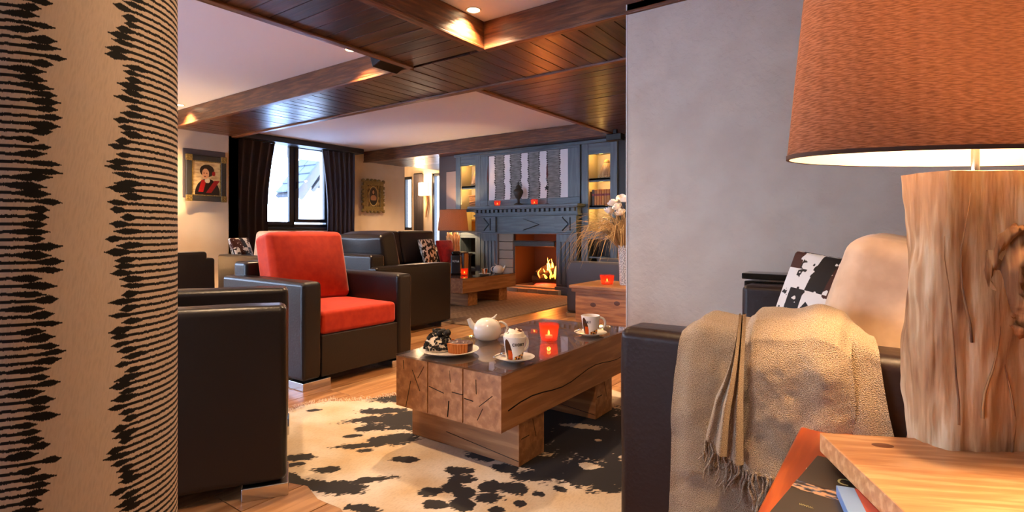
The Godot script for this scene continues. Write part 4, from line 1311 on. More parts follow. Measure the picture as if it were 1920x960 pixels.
func far_table() -> void:
	var t := thing("coffee_table", "timber beam coffee table on the woven rug before the fireplace", "coffee table", Vector3(-4.74, 0.0125, -5.66))
	for k in 3: part(t, "beam", bx(Vector3(0.204, 0.185, 1.14), 0.006), M.oak_z, Vector3(-0.21 + k * 0.21, 0.2825, 0))
	for z in [0.24, -0.42]: part(t, "leg_beam", bx(Vector3(0.6, 0.19, 0.19), 0.006), M.oak_x, Vector3(-0.1, 0.095, z))
	part(t, "glass_top", sp(Vector3(-0.315, 0.3755, -0.57), Vector3(0.315, 0.3825, 0.57), 0.002), M.table_glass)
	var T := 0.3955
	candle(Vector3(-4.72, T, -5.46), 0.09, 0.1, "red glass candle holder with lit candle beside the black canister")
	var c := thing("black_canister", "black canister with white script on the table before the fireplace", "canister", Vector3(-4.95, T, -5.55), -0.9)
	var b := MB.new()
	b.rbox(Transform3D(Basis.IDENTITY, Vector3(0, 0.13, 0)), Vector3(0.16, 0.26, 0.14), 0.02, 2)
	part(c, "body", b, M.black_plastic)
	var lid := MB.new()
	lid.rbox(Transform3D(Basis.IDENTITY, Vector3(0, 0.285, 0)), Vector3(0.14, 0.06, 0.12), 0.028, 3)
	part(c, "lid", lid, M.lacquer)
	var f := SystemFont.new()
	f.font_names = PackedStringArray(["Droid Serif"])
	f.font_italic = true
	var tm := TextMesh.new()
	tm.text = "VIVA"
	tm.font = f
	tm.font_size = 24
	tm.pixel_size = 0.0016
	tm.depth = 0.002
	var tx := part(c, "lettering", tm, M.white_letter, Vector3(0.081, 0.18, 0.0))
	tx.rotation.y = PI / 2
	var s := thing("saucer", "white saucer under the small cup before the fireplace", "saucer", Vector3(-4.55, T, -5.68))
	var sb := MB.new()
	sb.lathe(Transform3D(), [Vector2(0, 0), Vector2(0.045, 0.0), Vector2(0.086, 0.016), Vector2(0.085, 0.0185), Vector2(0.05, 0.008), Vector2(0, 0.007)], 24)
	part(s, "dish", sb, M.porcelain)
	var cup := thing("coffee_cup", "small cup on the table before the fireplace", "cup", Vector3(-4.55, T + 0.0085, -5.68), 2.0)
	var cb := MB.new()
	cb.lathe(Transform3D(), [Vector2(0.026, 0), Vector2(0.033, 0.03), Vector2(0.041, 0.075), Vector2(0.038, 0.072), Vector2(0, 0.03)], 24)
	part(cup, "body", cb, M.porcelain_print)
	var hd := MB.new()
	hd.tube([Vector3(0.036, 0.06, 0), Vector3(0.056, 0.055, 0), Vector3(0.054, 0.03, 0), Vector3(0.033, 0.02, 0)], 0.005, 0.005, 6)
	part(cup, "handle", hd, M.porcelain)
	teapot(Vector3(-4.56, T, -6.0), 1.0, "white porcelain teapot on the table before the fireplace", PI)

# ------------------------------------------------------------------ near right: sofa, throw, side table, lamp
func near_right() -> void:
	seat("sofa", "brown leather sofa against the plaster wall with a wool throw over its arm", "sofa", Vector3(-0.625, 0, -2.13), 180, 1.54, M.leather_brown, M.leather_brown, M.suede_cream, 2, 0.735, "", 0.88)
	pillow("patch_cushion", "patchwork hide cushion between cream cushion and arm of the near brown sofa", Vector3(-0.25, 0.69, -2.44), Vector3(0.1, 0.9, -0.32), 0.42, M.patchwork_hide)
	var con := thing("console_cabinet", "low glossy black console between the brown sofa and plaster wall", "console", Vector3(-0.1, 0, -3.0))
	part(con, "top", bx(Vector3(1.12, 0.03, 0.16), 0.004), M.lacquer, Vector3(0, 0.765, 0))
	part(con, "body", bx(Vector3(1.1, 0.71, 0.14), 0.004), M.lacquer, Vector3(0, 0.385, 0))
	part(con, "door", bx(Vector3(0.53, 0.6, 0.012), 0.003), M.lacquer, Vector3(-0.272, 0.36, 0.074))
	part(con, "door", bx(Vector3(0.53, 0.6, 0.012), 0.003), M.lacquer, Vector3(0.272, 0.36, 0.074))
	throw_blanket()
	# side table
	var t := thing("side_table", "small reddish wooden side table beside the sofa arm", "side table", Vector3(0.14, 0, -1.02))
	part(t, "table_top", bx(Vector3(0.63, 0.028, 0.585), 0.006), M.cherry, Vector3(0, 0.566, 0))
	for x in [-0.26, 0.26]:
		for z in [-0.25, 0.25]: part(t, "leg", bx(Vector3(0.045, 0.552, 0.045), 0.004), M.cherry, Vector3(x, 0.276, z))
	for z in [-0.25, 0.25]: part(t, "apron", bx(Vector3(0.48, 0.07, 0.02), 0.002), M.cherry, Vector3(0, 0.515, z))
	var Y := 0.58
	# magazines under a pine board
	brochures(Y)
	var b := MB.new()
	b.rbox(Transform3D(Basis.IDENTITY, Vector3(0.15, 0, 0.16)), Vector3(0.31, 0.033, 0.34), 0.002, 1)
	var pb := thing("pine_board", "thick pale pine board with a knot lying on the brochures", "board", Vector3(-0.107, Y + 0.048, -1.077), deg_to_rad(26.3))
	part(pb, "plank", b, M.pine)
	var kn := MB.new()
	kn.lathe(Transform3D(Basis.IDENTITY, Vector3(0.075, 0.0164, 0.035)), [Vector2(0.013, 0.0), Vector2(0.011, 0.0008), Vector2(0.0, 0.001)], 18, 1.3, 0.8)
	part(pb, "knot", kn, mat("knot", Color(0.42, 0.24, 0.14), 0.5))
	lamp()

func brochures(Y: float) -> void:
	single("paper_sheet", bx(Vector3(0.15, 0.002, 0.21)), M.white_letter, "white paper sheet peeping out under the dark brochure", "paper", Vector3(-0.055, Y + 0.001, -0.97), 0.05)
	var t := thing("brochure", "dark grey brochure with a photo band and pale lettering", "brochure", Vector3(-0.02, Y + 0.0095, -0.94), -0.12)
	part(t, "cover", bx(Vector3(0.24, 0.014, 0.3), 0.001), mat("brochure_grey", Color(0.2, 0.175, 0.155), 0.4))
	part(t, "pages", bx(Vector3(0.236, 0.01, 0.302)), M.white_letter)
	var im := Image.create(96, 16, false, Image.FORMAT_RGB8)
	var nz := noise(0.08, 161, 3)
	for y in 16:
		for x in 96:
			var g := nz.get_noise_2d(x, y * 2.0) + 0.25 * (y / 16.0 - 0.4)
			im.set_pixel(x, y, Color(0.72, 0.57, 0.45) if g > 0.0 else (Color(0.28, 0.34, 0.46) if g > -0.16 else Color(0.17, 0.14, 0.13)))
	var band := MB.new()
	band.quad(Vector3(-0.12, 0.0073, 0.012), Vector3(0.12, 0.0073, 0.012), Vector3(0.12, 0.0073, -0.022), Vector3(-0.12, 0.0073, -0.022))
	part(t, "photo_band", band, picture("brochure_photo", im, 0.4))
	var f := SystemFont.new()
	f.font_names = PackedStringArray(["Droid Sans"])
	for e in [["C", 24, 0.0014, Vector3(-0.062, 0.0072, -0.064)], ["www.", 16, 0.0005, Vector3(-0.085, 0.0072, 0.06)]]:
		var tm := TextMesh.new()
		tm.text = e[0]
		tm.font = f
		tm.font_size = e[1]
		tm.pixel_size = e[2]
		tm.depth = 0.0006
		part(t, "lettering", tm, mat("pale_ink", Color(0.62, 0.6, 0.42), 0.5), e[3]).rotation.x = -PI / 2
	t = thing("brochure", "red brochure with a light blue spine under the pine board", "brochure", Vector3(0.047, Y + 0.024, -0.8635), 0.25)
	part(t, "cover", bx(Vector3(0.2, 0.014, 0.24), 0.001), mat("brochure_red", Color(0.6, 0.25, 0.22), 0.4))
	part(t, "pages", bx(Vector3(0.196, 0.01, 0.242)), M.white_letter)
	part(t, "spine", bx(Vector3(0.024, 0.0146, 0.2406), 0.001), mat("brochure_blue", Color(0.45, 0.58, 0.78), 0.4), Vector3(-0.0885, 0, 0))

func throw_blanket() -> void:
	var t := thing("wool_throw", "oatmeal wool throw with fringed ends draped over the sofa arm", "blanket")
	var nz := noise(3.0, 111, 3)
	var zo := -1.352    # outer face of the arm
	var zi := -1.51
	var top := 0.738
	# path over the arm: v from the seat side, over the top, down the outside
	var path := func(v: float, bottom: float, lift: float) -> Vector3:
		var a := 0.14
		var b := 0.36
		if v < a: return Vector3(0, lerpf(0.5, top, v / a), zi - lift)
		if v < b:
			var k := (v - a) / (b - a)
			return Vector3(0, top + lift + 0.02 * sin(k * PI), lerpf(zi, zo, k))
		var k := (v - b) / (1 - b)
		return Vector3(0, lerpf(top, bottom, k), zo + lift + 0.012 * smoothstep(0.0, 0.2, k))
	var layer := func(x_tl: float, x_tr: float, x_bl: float, x_br: float, bottom: float, lift: float, puff: float, ph: float) -> Callable:
		return func(s: float, v: float) -> Vector3:
			var p: Vector3 = path.call(v, bottom, lift)
			var k := clampf((v - 0.2) / 0.8, 0, 1)
			var x := lerpf(lerpf(x_tl, x_tr, s), lerpf(x_bl, x_br, s), k)
			var fold := sin(s * 7.0 + ph + 1.2 * sin(v * 3.0)) * 0.5 + sin(s * 15.0 + ph * 2.0 - v * 2.0) * 0.25
			var ed := smoothstep(0.0, 0.12, s) * smoothstep(1.0, 0.88, s)
			var up := puff * ed * smoothstep(0.0, 0.25, v) * smoothstep(0.62, 0.3, v)
			p.y += up * (0.75 + 0.35 * fold)
			p.z += (0.014 + 0.012 * fold) * ed * smoothstep(0.3, 0.5, v) + up * 0.1
			p.x = x + 0.008 * sin(v * 9.0 + ph)
			var w := nz.get_noise_3d(x * 3.0, p.y * 3.0, ph * 10.0)
			p.z += 0.01 * w * smoothstep(0.2, 0.4, v)
			return p
	var under: Callable = layer.call(-0.43, -0.06, -0.50, 0.08, 0.12, 0.006, 0.03, 0.4)
	var over: Callable = layer.call(-0.29, -0.075, -0.285, -0.09, 0.45, 0.03, 0.04, 2.2)
	for e in [under, over]:
		var cl: Callable = e
		var b := MB.new()
		b.grid(cl, 48, 90, false, true)
		b.grid(func(s, v): return cl.call(s, v) - Vector3(0, 0.0, 0.005) - Vector3(0, 0.004, 0) * smoothstep(0.45, 0.3, v), 48, 90)
		part(t, "cloth", b, M.wool)
	# gathered side of the fold, hanging in slim pleats to the left
	var pl := MB.new()
	pl.grid(func(s, v):
		var x: float = lerpf(-0.29, lerpf(-0.36, -0.29, s), v) - 0.0 * s
		var y: float = lerpf(top + 0.07, 0.52 - 0.05 * s, v)
		return Vector3(lerpf(-0.30, x - 0.01, minf(v * 1.5, 1.0)) + s * 0.012, y, zo + 0.035 + 0.03 * sin(s * PI) + 0.012 * sin(s * 16.0) + 0.03 * sin(minf(v * 1.3, 1.0) * PI * 0.6)), 30, 24)
	part(t, "cloth_fold", pl, M.wool)
	# fringe
	var fr := MB.new()
	for k in 44:
		var s := (k + 0.5) / 44.0
		var p: Vector3
		if k < 24: p = over.call(float(k) / 23.0, 1.0)
		else: p = Vector3(lerpf(-0.375, -0.295, (k - 24) / 19.0), lerpf(0.53, 0.47, (k - 24) / 19.0), zo + 0.05 + 0.012 * sin(k * 2.0))
		var pts := []
		var sw := rng.randf_range(-0.03, 0.012)
		var ln := rng.randf_range(0.07, 0.11)
		for j in 6:
			var q := j / 5.0
			pts.append(p + Vector3(sw * q * q + 0.004 * sin(q * 9.0 + k), -ln * q + 0.008, 0.006 * sin(q * 7.0 + k * 2.0)))
		fr.tube(pts, 0.0032, 0.0018, 5)
	for k in 30:
		var p: Vector3 = under.call(0.42 + 0.3 * k / 30.0, 0.78 - 0.0 * k) + Vector3(0, -0.1 + 0.004 * k, 0.012)
		var pts := []
		for j in 6:
			var q := j / 5.0
			pts.append(p + Vector3(-0.02 * q + 0.005 * sin(q * 8.0 + k), 0.05 - 0.11 * q, 0.006 + 0.006 * sin(q * 6.0 + k)))
		fr.tube(pts, 0.0034, 0.002, 5)
	part(t, "fringe", fr, M.wool).set_meta("kind", "stuff")

func lamp() -> void:
	var Y := 0.58
	var t := thing("table_lamp", "driftwood table lamp with a large linen drum shade on side table", "lamp", Vector3(0.103, Y, -1.209))
	# weathered slab of trunk: an uneven column, wider than deep, turned to the room's diagonal
	var nz := noise(4.0, 121, 4)
	var fine := noise(22.0, 122, 3)
	var turn := Basis(Vector3.UP, deg_to_rad(35.8))
	var slab := MB.new()
	var H := 0.515
	slab.grid(func(s, v):
		var a: float = s * TAU
		var q := pow(pow(absf(cos(a)), 3.2) + pow(absf(sin(a)), 3.2), -1.0 / 3.2)
		var p := Vector3(0.018 + cos(a) * q * (0.124 - 0.004 * sin(v * 4.0)), v * H, -sin(a) * q * 0.062)
		var d := nz.get_noise_3d(p.x * 2.0, p.y * 0.7, p.z * 2.0) * 0.018 + fine.get_noise_3d(p.x * 3.0, p.y * 0.25, p.z * 3.0) * 0.006
		p.x += cos(a) * d
		p.z -= sin(a) * d
		return turn * p, 96, 60, true)
	slab.grid(func(s, v):
		var a: float = s * TAU
		var q := pow(pow(absf(cos(a)), 3.2) + pow(absf(sin(a)), 3.2), -1.0 / 3.2)
		var p := Vector3(0.018 + cos(a) * q * (0.124 - 0.004 * sin(4.0)), H, -sin(a) * q * 0.062)
		var d := nz.get_noise_3d(p.x * 2.0, p.y * 0.7, p.z * 2.0) * 0.018 + fine.get_noise_3d(p.x * 3.0, p.y * 0.25, p.z * 3.0) * 0.006
		p.x += cos(a) * d
		p.z -= sin(a) * d
		return turn * Vector3(p.x * (1 - v), H + 0.003 * sin(v * 3.0), p.z * (1 - v)), 96, 8, true)
	part(t, "driftwood_base", slab, M.drift)
	# a burl on its face, and splits that run up the grain
	var burl := MB.new()
	var bc := turn * Vector3(0.032, 0.34, 0.062)
	burl.grid(func(s, v):
		var a: float = s * TAU
		var r: float = v
		var p := Vector3(cos(a) * 0.07 * r, -sin(a) * 0.105 * r, 0.034 * cos(r * PI / 2) - 0.01 * r + 0.006 * sin(r * 18.0 + 2.0 * cos(a)))
		p.z += 0.012 * fine.get_noise_3d(p.x * 4.0, p.y * 4.0, 3.0)
		return bc + turn * p, 40, 20, true)
	part(t, "burl", burl, M.drift_dark)
	for e in [[-0.06, 0.36, 0.24, 0.0022], [-0.03, 0.2, 0.16, 0.0025], [0.0, 0.12, 0.2, 0.003], [-0.09, 0.26, 0.3, 0.002], [0.06, 0.1, 0.14, 0.006]]:
		var sp2 := MB.new()
		var pts := []
		for k in 9:
			var q := k / 8.0
			pts.append(turn * Vector3(e[0] + 0.012 * sin(q * 4.0 + e[0] * 60.0), e[1] + (q - 0.5) * e[2], 0.062 + -0.0005 + nz.get_noise_3d(e[0] * 2.0, (e[1] + (q - 0.5) * e[2]) * 0.7, 0.124) * 0.018))
		sp2.tube(pts, e[3], e[3] * 0.3, 6)
		part(t, "split", sp2, M.drift_dark)
	var rod := MB.new()
	rod.tube([Vector3(0, H - 0.01, 0), Vector3(0, H + 0.2, 0)], 0.006, 0.006, 10)
	part(t, "rod", rod, M.chrome)
	var y0 := 0.542
	var y1 := 0.93
	shade(t, y0, y1, 0.316, 0.276, M.shade_linen, Transform3D(turn, Vector3.ZERO), 0.38)
	var bulb := MB.new()
	bulb.ball(Vector3(0, H + 0.24, 0), Vector3(0.03, 0.04, 0.03), 14)
	part(t, "bulb", bulb, M.lamp_bulb)
	omni(t, Vector3(0, H + 0.24, 0), Color(1.0, 0.80, 0.58), 0.85, 0.03)

func shade(t: Node, y0: float, y1: float, r0: float, r1: float, m: Material, xf := Transform3D(), oval := 1.0) -> void:
	var s := MB.new()
	s.lathe(xf, [Vector2(r0, y0), Vector2(lerpf(r0, r1, 0.5), (y0 + y1) / 2), Vector2(r1, y1)], 72, 1.0, oval)
	var sh := part(t, "lamp_shade", s, m)
	var l := MB.new()
	l.lathe(xf, [Vector2(r1 - 0.003, y1), Vector2(lerpf(r0, r1, 0.5) - 0.003, (y0 + y1) / 2), Vector2(r0 - 0.003, y0)], 72, 1.0, oval)
	part(sh, "lining", l, M.shade_lining)
	var rim := MB.new()
	rim.lathe(xf, [Vector2(r0 - 0.004, y0 - 0.001), Vector2(r0 + 0.0015, y0 - 0.001), Vector2(r0 + 0.0015, y0 + 0.006)], 72, 1.0, oval)
	part(sh, "rim", rim, mat("shade_rim", Color(0.3, 0.2, 0.15), 0.8))
	rim = MB.new()
	rim.lathe(xf, [Vector2(r1 + 0.0015, y1 - 0.006), Vector2(r1 + 0.0015, y1 + 0.001), Vector2(r1 - 0.004, y1 + 0.001)], 72, 1.0, oval)
	part(sh, "rim", rim, M.shade_rim)
	var sp3 := MB.new()
	for k in 3:
		var a := TAU * k / 3 + 0.4
		sp3.tube([Vector3(0, y1 - 0.06, 0), xf * Vector3(cos(a) * r1, y1 - 0.01, sin(a) * r1 * oval)], 0.002, 0.002, 5)
	part(sh, "spider", sp3, M.chrome)

# ------------------------------------------------------------------ striped column
func pillar() -> void:
	var w := 512
	var h := 2048
	var R := 0.2
	var tall := SOF + 0.2
	var arc := R * TAU / 3
	var im := Image.create(w, h, false, Image.FORMAT_RGB8)
	var fur := noise(0.05, 131, 3)
	var drift := noise(0.004, 132, 2)
	var base1 := Color(0.79, 0.705, 0.62)
	for y in h:
		for x in w:
			im.set_pixel(x, y, base1.darkened(0.1 * absf(fur.get_noise_2d(x * 2.2 + y * 0.5, y * 0.5))))
	# each dark line: thin over the band, swollen and ragged at both ends (all lengths in metres)
	var n := int(tall / 0.0128)
	var cream := 0.074
	for j in n:
		var yc := (j + 0.5) / n * tall
		var l0 := cream + 0.006 + 0.016 * drift.get_noise_1d(yc * 2000.0) + rng.randf_range(-0.014, 0.012)
		var l1 := arc - 0.004 + 0.016 * drift.get_noise_1d(yc * 2000.0 + 900.0) + rng.randf_range(-0.02, 0.012)
		var fat := rng.randf_range(0.0042, 0.0068)
		var lenf := rng.randf_range(0.025, 0.055)
		var tilt := rng.randf_range(-0.12, 0.12)
		var x := l0
		while x < l1:
			var e0 := (x - l0) / lenf
			var e1 := (l1 - x) / lenf
			var e := minf(e0, e1)
			var hw := 0.0019
			if e < 1.0: hw = maxf(0.0004, lerpf(0.0019, fat, sin(PI * pow(clampf(e, 0, 1), 0.75))) * minf(1.0, e * 3.0))
			hw *= 1.0 + 0.3 * fur.get_noise_2d(x * 9000.0, j * 37.0)
			var yy := yc + (tilt * maxf(0.0, lenf - (x - l0)) - tilt * maxf(0.0, lenf - (l1 - x))) * 0.6 + 0.0012 * fur.get_noise_2d(x * 1500.0, j * 91.0)
			var px := int(x / arc * w)
			var ya := int((tall - yy - hw) / tall * h)
			var yb := int((tall - yy + hw) / tall * h)
			for q in range(maxi(ya, 0), mini(yb + 1, h)): im.set_pixel(posmod(px, w), q, Color(0.045, 0.038, 0.036))
			x += arc / w
	var m := picture("striped_hide", im, 0.8)
	m.uv1_scale = Vector3(3, 1, 1)
	var t := thing("striped_column", "round column wrapped in cream hide with ragged black stripes", "column", Vector3(-1.357, 0, -0.343))
	var b := MB.new()
	# the cream strip begins where the column faces the room's diagonal
	var a0 := -atan2(0.343, 1.357)
	b.grid(func(s, v): return Vector3(R * cos(a0 + s * TAU), lerpf(tall, 0.0, v), R * sin(a0 + s * TAU) * -1.0), 96, 4, true, true)
	var hide := part(t, "hide_wrap", b, m)
	hide.rotation.y = 0.0
	var base := MB.new()
	base.lathe(Transform3D(), [Vector2(R + 0.012, 0), Vector2(R + 0.012, 0.05), Vector2(R, 0.056)], 48)
	part(t, "base_ring", base, M.dark_frame)

# ------------------------------------------------------------------ window wall: pictures, curtains, hidden lamp
func left_wall_things() -> void:
	curtain(Vector3(-8.40, 0, -4.08), Vector3(-8.40, 0, -4.93), 2.43, 6, "dark curtain left of the bay window, next to the wall corner", 1.0)
	curtain(Vector3(-8.40, 0, -6.54), Vector3(-8.40, 0, -5.86), 2.43, 6, "dark curtain between the bay window and the gilt oval picture", 1.0)
	# woman's portrait
	var im := Image.create(96, 112, false, Image.FORMAT_RGB8)
	var nz := noise(0.05, 141, 3)
	var el := func(x: float, y: float, cx: float, cy: float, rx: float, ry: float) -> bool: return Vector2((x - cx) / rx, (y - cy) / ry).length() < 1.0
	for y in 112:
		for x in 96:
			var g := nz.get_noise_2d(x * 0.5, y * 2.0)
			var c := Color(0.66, 0.55, 0.38).lerp(Color(0.82, 0.72, 0.52), clampf(g + 0.5, 0, 1))
			if el.call(x, y, 52.0, 108.0, 42.0, 52.0): c = Color(0.12, 0.07, 0.07)
			if y > 60 and y < 100 and absf(x - (40.0 - (y - 60) * 0.28)) < 8.0: c = Color(0.6, 0.08, 0.09)
			if y > 60 and y < 102 and absf(x - (70.0 - (y - 80) * 0.7)) < 9.0 and x > 46: c = Color(0.55, 0.07, 0.09)
			if el.call(x, y, 51.0, 62.0, 9.0, 8.0): c = Color(0.82, 0.75, 0.62)
			if el.call(x, y, 50.0, 30.0, 24.0, 20.0): c = Color(0.16, 0.11, 0.08)
			if el.call(x, y, 72.0, 38.0, 6.0, 8.0): c = Color(0.55, 0.1, 0.1)
			if el.call(x, y, 45.0, 40.0, 12.0, 17.0): c = Color(0.83, 0.6, 0.42)
			if el.call(x, y, 40.0, 38.0, 2.5, 1.2) or el.call(x, y, 49.0, 38.0, 2.5, 1.2) or el.call(x, y, 43.0, 49.0, 4.0, 1.2): c = Color(0.4, 0.2, 0.15)
			im.set_pixel(x, y, c.darkened(0.12 * absf(g)))
	var p := thing("portrait_painting", "dark carved frame with portrait of a woman in a red shawl", "painting", Vector3(-7.71, 1.70, -3.533))
	frame(p, 0.53, 0.62, 0.075, M.carved_black, picture("portrait", im, 0.4), true)
	p.rotation.y = PI / 2
	var plq := MB.new()
	plq.box(Vector3(-0.008, 0.06, -0.02), Vector3(0.555, 0.66, 0.02), 0.004)
	part(p, "backing_board", plq, M.taupe)
	# gilt frame with an oval
	im = Image.create(96, 112, false, Image.FORMAT_RGB8)
	for y in 112:
		for x in 96:
			var g := nz.get_noise_2d(x + 300.0, y)
			var c := Color(0.56, 0.45, 0.24).lerp(Color(0.3, 0.22, 0.1), clampf(g * 1.4 + 0.4, 0, 1))
			if el.call(x, y, 48.0, 56.0, 36.0, 52.0): c = Color(0.75, 0.65, 0.4)
			if el.call(x, y, 48.0, 56.0, 32.0, 48.0):
				c = Color(0.3, 0.25, 0.2)
				if el.call(x, y, 48.0, 36.0, 13.0, 20.0): c = Color(0.2, 0.14, 0.1)
				if el.call(x, y, 48.0, 66.0, 22.0, 16.0): c = Color(0.7, 0.5, 0.34)
				if el.call(x, y, 47.0, 35.0, 7.5, 11.0): c = Color(0.72, 0.54, 0.38)
				if y > 78: c = Color(0.15, 0.12, 0.1)
			im.set_pixel(x, y, c)
	p = thing("oval_picture", "ornate gilt frame around a small oval portrait", "painting", Vector3(-8.5, 1.67, -7.07))
	frame(p, 0.5, 0.6, 0.09, M.gilt, picture("oval_portrait", im, 0.4), false)
	p.rotation.y = PI / 2
	var lump := bx(Vector3(0.07, 0.07, 0.05), 0.025, Vector3.ZERO, 2).mesh()
	for k in 22:
		var a := TAU * k / 22.0
		var q := Vector2(cos(a), sin(a))
		q /= maxf(absf(q.x) / 0.255, absf(q.y) / 0.305)
		part(p, "scroll", lump, M.gilt, Vector3(q.x, q.y, 0.01))
	# table lamp standing in the corner behind the seats, by the wall
	var s := thing("side_table", "small dark side table by the window wall under the hidden lamp", "side table", Vector3(-7.45, 0, -2.84))
	part(s, "table_top", bx(Vector3(0.42, 0.03, 0.42), 0.006), M.cabinet_dark, Vector3(0, 0.535, 0))
	for x in [-0.17, 0.17]:
		for z in [-0.17, 0.17]: part(s, "leg", bx(Vector3(0.035, 0.52, 0.035)), M.cabinet_dark, Vector3(x, 0.26, z))
	var t := thing("table_lamp", "cream shaded table lamp on the dark side table by the window wall", "lamp", Vector3(-7.45, 0.55, -2.84))
	var b := MB.new()
	b.lathe(Transform3D(), [Vector2(0.0, 0), Vector2(0.07, 0), Vector2(0.05, 0.06), Vector2(0.015, 0.12), Vector2(0.012, 0.2)], 20)
	part(t, "base", b, M.oak_y)
	shade(t, 0.17, 0.36, 0.16, 0.12, M.shade_cream)
	var bu := MB.new()
	bu.ball(Vector3(0, 0.25, 0), Vector3(0.028, 0.035, 0.028), 12)
	part(t, "bulb", bu, M.lamp_bulb)
	omni(t, Vector3(0, 0.25, 0), WARM, 2.2, 0.03)

func frame(p: Node3D, w: float, h: float, fw: float, m: Material, pic: Material, corners: bool) -> void:
	# hangs in local xy, looking along +z
	for s in [-1.0, 1.0]:
		part(p, "frame_rail", bx(Vector3(w, fw, 0.045), 0.012, Vector3.ZERO, 2), m, Vector3(0, s * (h - fw) / 2, 0.01))
		part(p, "frame_stile", bx(Vector3(fw, h - 2 * fw + 0.01, 0.042), 0.012, Vector3.ZERO, 2), m, Vector3(s * (w - fw) / 2, 0, 0.01))
	if corners:
		for sx in [-1.0, 1.0]:
			for sy in [-1.0, 1.0]: part(p, "corner_ornament", bx(Vector3(fw * 1.15, fw * 1.15, 0.02), 0.009, Vector3.ZERO, 2), M.gilt, Vector3(sx * (w - fw) / 2, sy * (h - fw) / 2, 0.03))
		var sl := MB.new()
		for s in [-1.0, 1.0]:
			sl.box(Vector3(0, s * (h / 2 - fw - 0.006), 0.016), Vector3(w - 2 * fw, 0.014, 0.02), 0.003)
			sl.box(Vector3(s * (w / 2 - fw - 0.006), 0, 0.016), Vector3(0.014, h - 2 * fw, 0.02), 0.003)
		part(p, "gilt_slip", sl, M.gilt)
	var q := MB.new()
	var x := w / 2 - fw
	var y := h / 2 - fw
	q.quad(Vector3(-x, -y, 0.012), Vector3(x, -y, 0.012), Vector3(x, y, 0.012), Vector3(-x, y, 0.012))
	part(p, "painting", q, pic)

